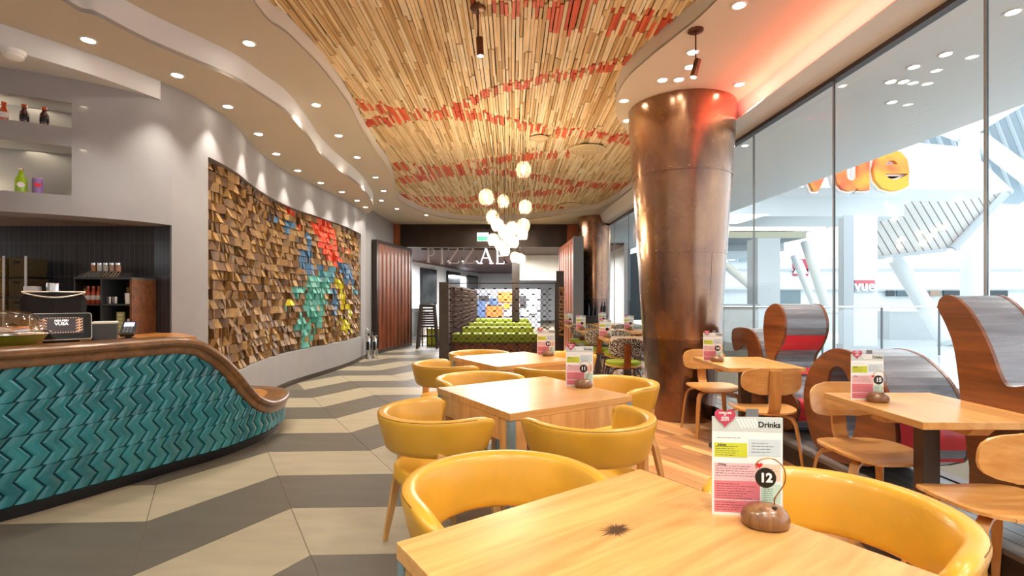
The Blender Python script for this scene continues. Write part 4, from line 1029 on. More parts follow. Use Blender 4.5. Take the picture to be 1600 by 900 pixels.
def two_top(x, y, w, d, label, post=True):
    t = thing('small_table', label, 'table', (x, y, 0))
    MB().box(-w/2, w/2, -d/2, d/2, 0.716, 0.75).build('tabletop', M['ply_top'], t, bevel=0.003)
    MB().add([(-.05, -d/2+.03, .715), (.05, -d/2+.03, .715), (.05, d/2-.03, .715), (-.05, d/2-.03, .715), (-.05, -d/2+.07, .672), (.05, -d/2+.07, .672), (.05, d/2-.07, .672), (-.05, d/2-.07, .672)], [(0, 1, 2, 3), (4, 5, 6, 7), (0, 1, 5, 4), (1, 2, 6, 5), (2, 3, 7, 6), (3, 0, 4, 7)]).build('rail', M['oak'], t)
    MB().box(-w/2+.06, w/2-.06, -.05, .05, 0.672, 0.7155).build('rail', M['oak'], t)
    MB().box(-.045, .045, -.03, .03, 0.012, 0.672).build('post', M['steel'], t, bevel=0.003)
    MB().lathe([(0.2, 0), (0.2, 0.008), (0.18, 0.012), (0.001, 0.013)], (-0.1, 0, 0), seg=32).build('base_plate', M['steel'], t, smooth=40)
    return t
M['ply_top'] = wood('ply_top', '#c98f4c', '#e2b06c', 1, 0.7, 0.3, 0.3, 0.04, boards=8)
two_top(2.03, 4.31, 0.62, 0.76, 'small oak table 14 beside the copper column')
two_top(2.14, 2.55, 0.62, 0.70, 'small oak table 15 at the window, right of the front menu')
two_top(1.60, 6.90, 0.66, 0.75, 'small oak table nearest beyond the copper column')
two_top(1.50, 8.67, 0.66, 0.95, 'small oak table second beyond the copper column')
two_top(1.46, 10.45, 0.6, 1.0, 'small oak table farthest along the wooden shutter')
two_top(2.21, 8.65, 0.62, 0.90, 'small oak table by the far glass, seen left of the column')
two_top(2.15, 10.9, 0.6, 0.85, 'small oak table by the glass in front of the dark column')
# ================================================================ menus and number stands
M['m_green'] = mat('print_green', '#c5cf3a', 0.5); M['m_pink'] = mat('print_pink', '#e8bcc2', 0.5); M['m_rose'] = mat('print_rose', '#dd7b85', 0.5)
M['m_blue'] = mat('print_blue', '#c6d6de', 0.5); M['m_peach'] = mat('print_peach', '#efc9b4', 0.5); M['m_mint'] = mat('print_mint', '#bfdccb', 0.5); M['m_grey'] = mat('print_grey', '#c4d0d0', 0.5)
M['ink'] = mat('ink', '#3b3b40', 0.6); M['heart'] = mat('heart', '#b8405a', 0.5)
def make_menu():
    t = thing('drinks_menu', 'x', 'menu', (0, 0, 0), 0, 'drinks menus on the tables')
    W, H = 0.172, 0.25
    MB().box(-W/2, W/2, -0.001, 0.001, 0, H).build('card', M['paper'], t)
    def blk(x0, x1, z0, z1, m, nm='print_block'):
        MB().box(-W/2+x0*W, -W/2+x1*W, -0.0016, -0.0010, H*(1-z1), H*(1-z0)).build(nm, M[m], t)
    blk(0.0, 1.0, 0.0, 0.145, 'm_grey'); blk(0.03, 0.5, 0.265, 0.41, 'm_green'); blk(0.52, 0.97, 0.22, 0.39, 'm_blue')
    blk(0.03, 0.68, 0.47, 0.64, 'm_pink'); blk(0.03, 0.68, 0.65, 0.84, 'm_rose'); blk(0.03, 0.68, 0.85, 0.97, 'm_rose')
    blk(0.70, 0.97, 0.47, 0.64, 'm_peach'); blk(0.70, 0.97, 0.67, 0.87, 'm_mint')
    st = MB()
    for k in range(6):     # slanting header stripes
        xx = -W/2+W*(0.34+0.05*k); st.add([(xx, -0.0018, H-0.004), (xx+0.005, -0.0018, H-0.004), (xx+0.017, -0.0018, H*0.89), (xx+0.012, -0.0018, H*0.89)], [(0, 1, 2, 3)])
    st.build('header_stripes', M['white'], t, fix=False)
    ln = MB(); rnd = random.Random(2)
    for x0, x1, z0, z1, stp in ((0.06, 0.62, 0.21, 0.24, 0.03), (0.05, 0.42, 0.30, 0.40, 0.022), (0.56, 0.9, 0.26, 0.38, 0.03), (0.05, 0.62, 0.50, 0.62, 0.024), (0.06, 0.62, 0.68, 0.83, 0.024), (0.06, 0.5, 0.87, 0.95, 0.024), (0.74, 0.93, 0.52, 0.62, 0.024), (0.73, 0.92, 0.72, 0.86, 0.022)):
        z = z0
        while z < z1:
            x = x0; end_ = x1-rnd.random()*(x1-x0)*0.4
            while x < end_:
                l = 0.02+rnd.random()*0.05; X_ = min(x+l, end_)
                ln.add([(-W/2+x*W, -0.0019, H*(1-z)), (-W/2+X_*W, -0.0019, H*(1-z)), (-W/2+X_*W, -0.0019, H*(1-z)-0.0011), (-W/2+x*W, -0.0019, H*(1-z)-0.0011)], [(0, 1, 2, 3)]); x = X_+0.012
            z += stp
    o = ln.build('small_print', M['ink'], t, fix=False); o['kind'] = 'stuff'
    text('Drinks', 0.02, M['black'], 'lettering', t, 0.0002, bold=0.0005, loc=(W*0.31, -0.0019, H*0.925))
    for s_, loc in (('Wine', (-W*0.36, -0.0019, H*0.515)), ('Juices', (-W*0.36, -0.0019, H*0.715)), ('Rosé', (-W*0.36, -0.0019, H*0.335))):
        if s_ != 'Rosé': text(s_, 0.009, M['ink'], 'lettering', t, 0.0002, bold=0.0002, loc=loc)
    hp = [(a, b) for a, b in heart(0.016)]
    MB().loft([[(W*0.17+a, y, H*0.515+b) for a, b in hp] for y in (-0.0022, -0.0016)]).build('printed_heart', M['red'], t)
    hp = heart(0.052)
    hh = MB().loft([[(-W*0.32+a, y, H+b+0.0) for a, b in hp] for y in (-0.0045, -0.003)]).build('heart_tag', M['heart'], t)
    for k, (s_, sz, bb) in enumerate((('SOME LIKE', 0.0065, 0.010), ('IT', 0.0065, 0.004), ('MORE', 0.0065, -0.002), ('SAUCY', 0.0065, -0.008))):
        text(s_, sz, M['white'], 'lettering', hh, 0.0002, bold=0.0002, loc=(-W*0.32, -0.0048, H+bb))
    MB().box(-0.002, 0.028, 0.001, 0.004, H-0.02, H+0.02).build('clip', M['grey'], t)
    return t
MN = make_menu(); index_children(); mnf = [True]
stones = []
def make_stand(first_):
    t = thing('number_stand', 'x', 'table number', (0, 0, 0), 0, 'wooden number stands')
    rings = []
    for z, r in ((0, 0.85), (0.006, 0.97), (0.02, 1.0), (0.035, 0.92), (0.046, 0.7), (0.052, 0.4), (0.053, 0.05)):
        rings.append([(0.056*r*math.cos(a), 0.045*r*math.sin(a), z) for a in [2*PI*k/28 for k in range(28)]])
    MB().loft(rings).build('base', M['stand_wood'], t, smooth=60)
    MB().lathe([(0.006, 0.0), (0.006, 0.001), (0.0005, 0.0012)], (0.014, -0.02, 0.0515), 12).build('hole', M['black'], t)
    pts = [(0.022, 0, 0.045), (0.022, 0, 0.065), (0.034, 0, 0.085), (0.045, 0, 0.105), (0.046, 0, 0.13), (0.036, 0, 0.15), (0.015, 0, 0.163), (-0.008, 0, 0.160), (-0.022, 0, 0.148), (-0.020, -0.003, 0.138)]
    MB().tube([tuple(p) for p in spline([Vector(p) for p in pts], 4)], 0.0017, 6).build('wire', M['brass'], t, smooth=60)
    rg = [[(-0.002+0.024*math.cos(a), y, 0.118+0.024*math.sin(a)) for a in [2*PI*k/28 for k in range(28)]] for y in (-0.009, -0.005)]
    MB().loft(rg).build('number_disc', M['black'], t, smooth=40)
    return t
M['stand_wood'] = wood('stand_wood', '#6a4326', '#8e6238', 2, 3, 0.3, 0.5, 0.12)
SD = make_stand(True); index_children()
def table_set(x, y, num, rz, where, z=0.75):
    global SD
    if mnf[0]:
        MN.location = (x-0.018, y+0.055, z); MN.rotation_euler.z = rz; MN['label'] = 'drinks menu card with a heart tag '+where; s = SD; mnf[0] = False
        s.location = (x, y, z)
    else:
        dup(MN, (x-0.018, y+0.055, z), rz, 'drinks menu card with a heart tag '+where); s = dup(SD, (x, y, z), rz, '')
    s.rotation_euler.z = rz
    s['label'] = 'domed wooden stand with '+('disc %s ' % num if num else 'a black disc ')+where
    return s
sets = [(0.615, 1.20, '12', -0.10, 'on the front table'), (0.445, 3.07, '11', 0.0, 'on the second square table'), (0.35, 4.76, '10', 0.0, 'on the farthest square table'),
        (1.80, 4.33, '14', 0.0, 'on the small table beside the copper column'), (1.955, 2.64, '15', -0.05, 'on the small table at the window'),
        (1.36, 7.05, '', 0.0, 'on the nearest small table beyond the column'), (1.25, 8.8, '', 0.0, 'on the second small table beyond the column'), (1.24, 10.55, '', 0.0, 'on the small table by the wooden shutter'),
        (2.10, 8.75, '', 0.0, 'on the table by the far glass'), (2.02, 10.9, '', 0.0, 'on the table in front of the dark column')]
made = []
for a in sets: made.append((table_set(*a[:5]), a[2]))
for s, num in made:
    if num: text(num, 0.03, M['white'], 'numeral', s, 0.0004, bold=0.0012, loc=(-0.002, -0.0098, 0.118))
# ================================================================ pendant cluster
GL = [(817.8, 264.8, 12.5), (759.5, 307.7, 12.5), (786.5, 314.5, 10), (820.7, 323, 11), (769.6, 338.7, 10.5), (777, 351, 10), (818, 352, 10.5), (816.5, 366, 8.5), (770.7, 374.6, 9.5), (789, 362, 11), (800, 357, 10),
      (788.6, 391, 8.5), (802, 378, 9), (804.5, 401.5, 8), (813, 404, 8), (781, 383, 8), (795, 372, 9)]
rnd = random.Random(4); bulb_m = mat('bulb', '#ffdca8', 0.4, emit=22)
names = ('highest', 'highest on the left', 'small, upper middle', 'right, below the highest', 'left, fifth from the top', 'left, touching the one above', 'tall, right side', 'right, just below the tall one', 'left, beside the green sign', 'large, in the middle', 'middle, behind the large one', 'lower middle, hanging free', 'right of the lower middle', 'bottom, left of the pair', 'bottom, right of the pair', 'lower left of the middle', 'centre right of the middle')
placed = []
for i, (px, py, r) in enumerate(GL):
    best = None
    for _ in range(400):      # keep every globe clear of the others and of their cords
        Y = 6.55+rnd.uniform(-0.6, 0.6); p = at(px, py, Y); R_ = r*Y/FPX*0.98
        gap = min([math.hypot(p.x-q.x, p.y-q.y)-(rq+R_ if abs(p.z-q.z) < rq+R_ else max(rq, R_)) for q, rq in placed] or [1])
        if best is None or gap > best[0]: best = (gap, Y)
        if gap > 0.012: break
    Y = best[1]; p = at(px, py, Y); R_ = r*Y/FPX*0.98; placed.append((p, R_))
    t = thing('glass_pendant', 'clear blown glass pendant, %s in the cluster' % names[i], 'pendant lamp', tuple(p), rnd.random()*6, 'glass pendant cluster')
    k = 1.0+0.12*rnd.random()
    pr_ = [(0.02, 0.98), (0.35, 0.93), (0.75, 0.66), (0.97, 0.2), (0.98, -0.2), (0.84, -0.62), (0.62, -0.9), (0.50, -0.98)]
    MB().lathe([(a*R_, b*R_*k) for a, b in pr_], seg=20, caps=False).build('globe', M['globe'], t, smooth=70, fix=False)
    MB().lathe([(0.012, 0.5*R_), (0.014, R_*1.02), (0.01, R_*1.12), (0.001, R_*1.13)], seg=10).build('socket', M['bronze'], t, smooth=40)
    MB().lathe([(0.001, -0.38*R_), (0.18*R_, -0.25*R_), (0.30*R_, 0.0), (0.2*R_, 0.35*R_), (0.1*R_, 0.5*R_)], seg=10).build('bulb', bulb_m, t, smooth=60)
    MB().tube([(0, 0, R_*1.12), (0, 0, ZR-0.02-p.z)], 0.0022, 5).build('cord', M['black'], t)
    lamp('pendant_light', 'POINT', tuple(p), 9, (1, 0.82, 0.6), 0.03)
# ceiling spotlights on stems
def stem_spot(px, py, z, L_, tilt, label, base_m):
    if z == ZR: x, y = fromR(px, py)
    else: x, y = fromB(px, py)
    t = thing('stem_spotlight', label, 'spotlight', (x, y, z-0.002), group='spotlights on stems')
    MB().lathe([(0.06, 0.0), (0.06, -0.008), (0.05, -0.014), (0.001, -0.015)], seg=24).build('ceiling_rose', base_m, t, smooth=40)
    MB().tube([(0, 0, -0.014), (0, 0, -L_)], 0.006, 8).build('stem', M['bronze'], t)
    d = Vector((math.sin(tilt), 0, -math.cos(tilt))); c0 = Vector((0.012, 0, -L_-0.0)); c1 = c0-d*0.02
    h = MB().tube([c1, c0+d*0.12], 0.027, 18).build('lamp_body', M['bronze'], t, smooth=40)
    MB().tube([c0+d*0.1205, c0+d*0.1215], 0.021, 16).build('lens', M['lamp_on'], t)
    lamp('spotlight_lamp', 'SPOT', (Vector((x, y, z))+c0+d*0.13), 25, WARM, 0.02, tuple(d), 60, 0.5)
stem_spot(747, 40, ZR-0.022, 0.25, 0.05, 'black cylinder spotlight hanging from the slatted field', M['bronze'])
stem_spot(1087, 47, ZB, 0.25, -0.25, 'bronze spotlight hanging from the pale soffit beside the copper column', M['bronze'])
# round air diffusers in the slats
for (px, py, r, lb) in ((917, 231, 0.27, 'larger round ribbed air diffuser among the slats, nearer the copper column'), (893, 319, 0.28, 'far round air diffuser near the end of the slats'), (842, 213, 0.13, 'small plain oval cover among the slats')):
    x, y = fromR(px, py); t = thing('air_diffuser', lb, 'air vent', (x, y, ZR-0.03))
    MB().lathe([(r, 0), (r, -0.006), (r*0.9, -0.012)], seg=36).build('rim', mat('diff', '#d9c096', 0.5), t, smooth=40)
    for k in range(3 if r > 0.2 else 1):
        q = r*(0.85-0.24*k); MB().lathe([(q, 0.0), (q*0.98, -0.016), (q*0.75, 0.004)], seg=32).build('vane', mat('diffv%d' % k, '#c2a56c', 0.5), t, smooth=30)
x, y = fromR(743, 283); t = thing('sprinkler', 'small white sprinkler head left of the pendants', 'sprinkler', (x, y, ZR-0.025))
MB().lathe([(0.04, 0), (0.04, -0.01), (0.015, -0.012), (0.012, -0.04), (0.03, -0.042), (0.03, -0.048), (0.001, -0.05)], seg=16).build('head', M['white'], t, smooth=40)
# ================================================================ ribbon shaped bench ends at the window
def onface(pts, X): return [(lambda p: (p.y, p.z))(at(a, b, X=X)) for a, b in pts]
def ribbon(name, label, X, wd, loops, reds, zmin=0.16):
    t = thing(name, label, 'seat screen', (0, 0, 0), group='ribbon shaped wooden screens at the window')
    L0 = [[(y, max(z, zmin)) for y, z in onface(l, X)] for l in loops]
    outs = []
    for lp in L0:
        sp = [tuple(p) for p in spline([Vector(p) for p in lp+[lp[0]]], 3)][:-1]
        sp = [(a, max(b, zmin)) for a, b in sp]
        q = []
        for p in sp:
            if not q or (Vector(p)-Vector(q[-1])).length > 0.004: q.append(p)
        outs.append(q)
    fill_loops(outs, X, X+wd, 'body', M['walnut_sky_sheen'], t, 'x').name
    def grow(lp, d):
        n = len(lp); ar = sum(lp[i][0]*lp[(i+1) % n][1]-lp[(i+1) % n][0]*lp[i][1] for i in range(n)); s = 1 if ar > 0 else -1; o_ = []
        for i in range(n):
            a, b = Vector(lp[i-1]), Vector(lp[(i+1) % n]); tg = (b-a).normalized(); o_.append((lp[i][0]+tg.y*s*d, max(zmin, lp[i][1]-tg.x*s*d)))
        return o_
    for xa in (X-0.02, X+wd):
        fill_loops([grow(outs[0], 0.003)]+[grow(h, -0.003) for h in outs[1:]], xa, xa+0.02, 'end_panel', M['redwood_y'], t, 'x')
    for seg in reds:
        P = [tuple(p) for p in spline([Vector(p) for p in onface(seg, X)], 6)]
        MB().loft([[(X+0.002, y, z), (X+wd-0.002, y, z)] for y, z in P], closed=False, caps=False).build('red_panel', M['red'], t, smooth=60, fix=False)
    return t
M['walnut_sky_sheen'] = wood('walnut_sky_sheen', '#62626a', '#85858d', 0, 0.7, 0.25, 0.8, 0.1)  # bluish sky reflection put into the wood's grey base colour
M['redwood_y'] = wood('redwood_y', '#5a2c12', '#8f5022', 1, 0.8, 0.32, 0.3, 0.08)
ribbon('ribbon_screen', 'tall fin shaped wooden screen with a grey back at the right edge', 2.462, 0.26,
       [[(1470, 480), (1474, 468), (1484, 462), (1496, 465), (1515, 481), (1535, 511), (1552, 546), (1567, 586), (1577, 602), (1592, 606), (1640, 600), (1690, 612), (1700, 700), (1700, 790), (1533, 775), (1521, 730), (1506, 610), (1497, 545), (1485, 510)]], [])
ribbon('ribbon_screen', 'ring shaped wooden screen behind the chair at table 15', 2.30, 0.40,
       [[(1262, 645), (1260, 612), (1268, 580), (1285, 557), (1308, 545), (1335, 551), (1360, 570), (1385, 602), (1400, 645), (1404, 690), (1398, 722), (1340, 727), (1300, 720), (1275, 690)],
        [(1296, 600), (1300, 580), (1312, 571), (1326, 582), (1336, 612), (1343, 650), (1338, 680), (1328, 690), (1316, 680), (1304, 645)]],
       [[(1343, 652), (1337, 612), (1327, 583), (1313, 572)], [(1405, 660), (1407, 690), (1401, 722)]])
ribbon('ribbon_screen', 'upright wooden screen with a round bulb head and red underside near table 14', 2.365, 0.34,
       [[(1196, 512), (1199, 488), (1210, 476), (1221, 478), (1229, 498), (1229, 520), (1222, 541), (1214, 555), (1213, 570), (1219, 585), (1236, 610), (1250, 632), (1248, 652), (1235, 672), (1200, 666), (1203, 640), (1207, 600), (1204, 570), (1199, 545)]],
       [[(1228.5, 524), (1225, 536), (1219, 547)], [(1246, 622), (1251, 632), (1249, 652), (1243, 662)], [(1216, 574), (1221, 585)]])
ribbon('ribbon_screen', 'low hook shaped wooden screen beside the copper column', 2.365, 0.31,
       [[(1146, 530), (1148, 515), (1163, 512), (1178, 518), (1187, 533), (1192, 555), (1195, 580), (1195, 650), (1162, 645), (1162, 600), (1168, 568), (1172, 552), (1169, 541), (1163, 538), (1158, 545), (1150, 547)]], [])
# ================================================================ far end of the room
beam_m = mat('dark_steel', '#33271f', 0.45, 0.6, noise=0.4, nscale=2)
MB().box(-3.32, 2.0, 13.9, 14.1, 2.76, ZB).build('wall_beam', beam_m)['kind'] = 'structure'
for x0, x1, nm in ((-3.32, -3.14, 'left'), (1.55, 1.99, 'right')):
    o = MB().box(x0, x1, 13.86, 13.9, 2.76 if nm == 'left' else 0, ZB-0.001).build('trim_timber_'+nm, M['shutter_r']); o['kind'] = 'structure'
ex = thing('exit_sign', 'green and white exit sign on the dark beam behind the pendants', 'sign', (-0.82, 13.878, 2.92))
MB().box(-0.16, 0.16, -0.02, 0.02, 0, 0.24).build('box', mat('exit_white', '#d9efe8', 0.4, emit=0.45), ex)
MB().box(-0.15, 0.15, -0.024, -0.02, 0.01, 0.13).build('green_panel', mat('exit_green', '#3fae8c', 0.4, emit=0.35), ex)
def shutter(name, label, pa, pb, m, edge, n, ribs=True):
    a = Vector(pa); b = Vector(pb); L_ = (b-a).length; t2 = (b-a)/L_; t = thing(name, label, 'door panel', (a.x, a.y, 0), math.atan2(t2.y, t2.x))
    MB().box(0, L_, -0.02, 0.04, 0.03, 2.68).build('core', M['blackmatt'], t)
    for x0, x1, z0, z1 in ((-0.02, 0.07, 0, 2.7), (L_-0.04, L_, 0, 2.7), (0.07, L_-0.04, 0, 0.08), (0.07, L_-0.04, 2.62, 2.7)):
        MB().box(x0, x1, -0.06, 0.06, z0, z1).build('frame', edge, t)
    w_ = (L_-0.11)/n
    for k in range(n):
        MB().add([(0.07+w_*k+x, -0.02-y, z) for z in (0.08, 2.62) for x, y in ((0, 0), (w_*0.25, 0.035), (w_*0.75, 0.035), (w_, 0))], [(0, 1, 5, 4), (1, 2, 6, 5), (2, 3, 7, 6)]).build('rib', m, t, fix=False)
    return t
shutter('timber_shutter', 'tall ribbed rusty timber panel standing at the far left', (-3.24, 11.67), (-2.85, 13.80), M['shutter'], M['darkwood'], 9)
t = shutter('timber_shutter', 'tall reddish timber panel with a grey edge at the far right', (1.36, 13.7), (1.46, 11.2), M['shutter_r'], M['shutter_r'], 6)
MB().box(2.47, 2.52, -0.07, 0.16, 0, 2.72).build('edge_post', M['grey'], t)
# pizza restaurant beyond: ceiling, angled wall, sign
MB().box(-6, 3.2, 14.1, 33, 2.83, 2.9).build('ceiling_beyond', mat('maroon', '#4a2a26', 0.6))['kind'] = 'structure'
wb = MB(); wb.add([(-4.9, 16.5, 0), (-1.9, 30, 0), (-1.9, 30, 2.83), (-4.9, 16.5, 2.83), (-5.0, 16.6, 0), (-2.0, 30.1, 0), (-2.0, 30.1, 2.83), (-5.0, 16.6, 2.83)], [(0, 1, 2, 3), (4, 5, 6, 7), (0, 1, 5, 4), (2, 3, 7, 6), (0, 3, 7, 4), (1, 2, 6, 5)]); wb.build('wall_beyond_left', mat('pale', '#c2c4c8', 0.7))['kind'] = 'structure'
MB().box(-2.2, 3.2, 30, 30.1, 0, 2.83).build('wall_beyond', mat('pale2', '#c4c6ca', 0.7))['kind'] = 'structure'
MB().box(3.2, 3.3, 14.1, 30, 0, 2.9).build('wall_beyond_right', mat('pale3', '#c8ccd0', 0.7))['kind'] = 'structure'
MB().box(-6, -5, 14.1, 16.6, 0, 2.83).build('wall_beyond_end', mat('pale4', '#b8babc', 0.7))['kind'] = 'structure'
MB().box(0.26, 1.75, 17.3, 17.5, 1.95, 2.829).build('wall_bulkhead', mat('pale5', '#dcdad6', 0.7))['kind'] = 'structure'
MB().box(0.0, 0.26, 17.2, 17.5, 0, 2.829).build('wall_pillar', M['darkwood'])['kind'] = 'structure'
for px0, px1, pt, pb, lb in ((656, 680, 420, 476, 'large dark picture on the pale wall beyond the beam, leftmost'), (697, 717, 425, 470, 'middle dark picture on the pale wall beyond the beam'), (729, 745, 431, 462, 'smallest dark picture on the pale wall beyond the beam')):
    def onw(px):
        # wall line from (-4.9,16.5) to (-1.9,30)
        k = (px-800)/FPX; tt = (k*16.5+4.9)/(3.0-k*13.5); return Vector((-4.9+3*tt, 16.5+13.5*tt))
    a, b = onw(px0), onw(px1); t2 = (b-a).normalized(); ym = (a.y+b.y)/2
    t = thing('dark_picture', lb, 'picture', (a.x, a.y, 0), math.atan2(t2.y, t2.x))
    z1 = EYE-(pt-HY)*ym/FPX; z0 = EYE-(pb-HY)*ym/FPX; L_ = (b-a).length
    MB().box(0, L_, -0.08, -0.012, z0, z1).build('frame', M['blackmatt'], t)
    MB().box(0.08, L_-0.08, -0.09, -0.08, z0+0.08, z1-0.08).build('photograph', mat('dim_photo', '#2c3234', 0.3, noise=0.8, nscale=3, coat=0.5), t)
sg = thing('restaurant_sign', 'row of serif capitals hanging below the dark ceiling beyond the beam', 'sign', (0, 0, 0))
lt = mat('letter_white', '#e8eef4', 0.4, emit=0.9); lg = mat('letter_grey', '#a39288', 0.5, emit=0.15)
MB().box(-2.75, 0.0, 15.02, 15.06, 2.79, 2.83).build('hanging_rail', M['darkwood'], sg)
def serif(ch, x, z, h, m, thick=1.0):
    mb = MB(); y0, y1 = 14.97, 15.0
    def bar_(ax, az, bx, bz, w_):
        a = Vector((ax, az)); b = Vector((bx, bz)); t2 = (b-a).normalized(); nn = Vector((-t2.y, t2.x))*w_/2
        q = [a+nn, b+nn, b-nn, a-nn]
        mb.loft([[(x+p.x, yy, z+p.y) for p in q] for yy in (y0, y1)])
    s = h; W_ = 0.075*h*thick*1.8; N_ = 0.04*h*1.2
    if ch == 'I': bar_(.1*s, 0, .1*s, s, W_); bar_(0, .0, .2*s, .0, N_); bar_(0, s, .2*s, s, N_)
    if ch == 'P':
        bar_(.1*s, 0, .1*s, s, W_); bar_(0, 0, .2*s, 0, N_); bar_(0, s, .3*s, s, N_); bar_(.1*s, .48*s, .3*s, .48*s, N_)
        P = [(.3*s+.22*s*math.cos(a), .74*s+.26*s*math.sin(a)) for a in [PI/2-k*PI/8 for k in range(9)]]
        for p, q in zip(P, P[1:]): bar_(*p, *q, W_*0.8)
    if ch == 'Z': bar_(0.02*s, s, .72*s, s, N_); bar_(.7*s, s, .02*s, 0, W_); bar_(0, 0, .72*s, 0, N_); bar_(.02*s, s, .02*s, .86*s, N_); bar_(.72*s, 0, .72*s, .14*s, N_)
    if ch == 'A': bar_(.06*s, 0, .42*s, s, N_*1.3); bar_(.42*s, s, .80*s, 0, W_*1.3); bar_(.2*s, .36*s, .66*s, .36*s, N_*1.2); bar_(-.04*s, 0, .2*s, 0, N_*1.3); bar_(.66*s, 0, .94*s, 0, N_*1.3)
    if ch == 'E': bar_(.1*s, 0, .1*s, s, W_); bar_(0, 0, .55*s, 0, N_); bar_(0, s, .52*s, s, N_); bar_(.1*s, .52*s, .4*s, .52*s, N_); bar_(.55*s, 0, .55*s, .16*s, N_); bar_(.52*s, s, .52*s, .85*s, N_)
    mb.build('letter', m, sg)
for ch, px0, pt, pb, m in (('P', 667, 388, 410, lg), ('I', 688, 388, 412, lg), ('Z', 700, 388, 411, lg), ('Z', 724, 388, 411, lg), ('A', 749.5, 388.5, 411.5, lt), ('E', 775, 389, 412, lt)):
    a = at(px0, pb, 15.0); b = at(px0, pt, 15.0); serif(ch, a.x, a.z, b.z-a.z, m, 0.8)
for k in range(7):
    a = at(700+k*22, 421+k*1.5, 18)
    t = thing('track_spotlight', 'small black spotlight on the track below the dark ceiling, number tells nothing apart', 'spotlight', (a.x, 18, 2.829), group='track spotlights beyond the beam')
    t['label'] = 'small black track spotlight below the dark ceiling beyond the beam, %s from the left' % ordn(k)
    MB().tube([(0, 0, 0), (0, 0, -0.15)], 0.01, 6).build('stem', M['black'], t); MB().tube([(0, 0, -0.15), (0.08, -0.02, -0.26)], 0.045, 10).build('lamp_body', M['black'], t)
lamp('beyond_light', 'AREA', (-2.2, 18.5, 2.7), 260, (0.95, 0.97, 1), 2.5); lamp('beyond_light', 'AREA', (0.8, 21, 2.7), 320, (1, 0.96, 0.9), 3); lamp('beyond_light', 'AREA', (1.8, 15.3, 2.6), 60, (1, 0.96, 0.9), 1)
lamp('beyond_light', 'AREA', (-3.0, 26, 2.5), 200, (0.95, 0.97, 1), 2)
lamp('beyond_light', 'AREA', (-0.3, 12.2, 3.3), 70, WARM, 1.5); lamp('beyond_light', 'AREA', (-0.4, 16.0, 2.7), 90, WARM, 1.5)  # area lamps without fittings, added to brighten the booth benches
# mural of coloured panels behind the booths
mu = thing('patchwork_mural', 'low wall of orange, blue and pale patches behind the green booths', 'mural', (0, 22.6, 0))
rr = random.Random(8)
MB().box(-1.7, 1.3, 0.02, 0.1, 0, 1.75).build('backing', mat('mur_b', '#8b8f98', 0.7), mu)
pc = [mat('mur%d' % i, c, 0.6, noise=0.3, nscale=5) for i, c in enumerate(('#b9682a', '#4a6088', '#c7c3c0', '#2c2a30', '#b58a2a', '#d0a8a8', '#7a86a0'))]
for px0, px1, pt, pb, i in ((745, 758, 470, 496, 1), (760, 785, 478, 495, 0), (778, 800, 456, 472, 0), (765, 778, 466, 477, 1), (748, 764, 462, 470, 3), (787, 797, 474, 482, 4), (800, 812, 472, 484, 2), (800, 814, 486, 494, 6), (788, 799, 484, 494, 5), (815, 826, 484, 494, 2), (812, 822, 462, 480, 3), (826, 838, 470, 490, 2)):
    a = at(px0, pb, 22.6); b = at(px1, pt, 22.6); MB().box(a.x, b.x, -0.03-0.03*rr.random(), 0.02, a.z, b.z).build('patch', pc[i], mu)
# booth benches in rows
for k, y in enumerate((10.85, 13.4, 15.8, 19.0)):
    t = thing('booth_bench', ('nearest', 'second', 'third', 'farthest')[k]+' green upholstered booth bench behind the wire screen', 'bench', (-0.38, y, 0), 0, 'green booth benches')
    hw = 0.94+0.03*k
    MB().box(-hw, hw, 0.06, 0.5, 0.0, 0.34).build('base', M['walnut'], t)
    MB().box(-hw, hw, 0.0, 0.5, 0.34, 0.53).build('seat', M['green'], t, bevel=0.03)
    for q in range(5):
        x0 = -hw+0.06+q*(2*hw-0.12)/5; MB().box(x0, x0+(2*hw-0.12)/5-0.06, 0.045, 0.06, 0.03, 0.31).build('panel', M['redwood'], t)
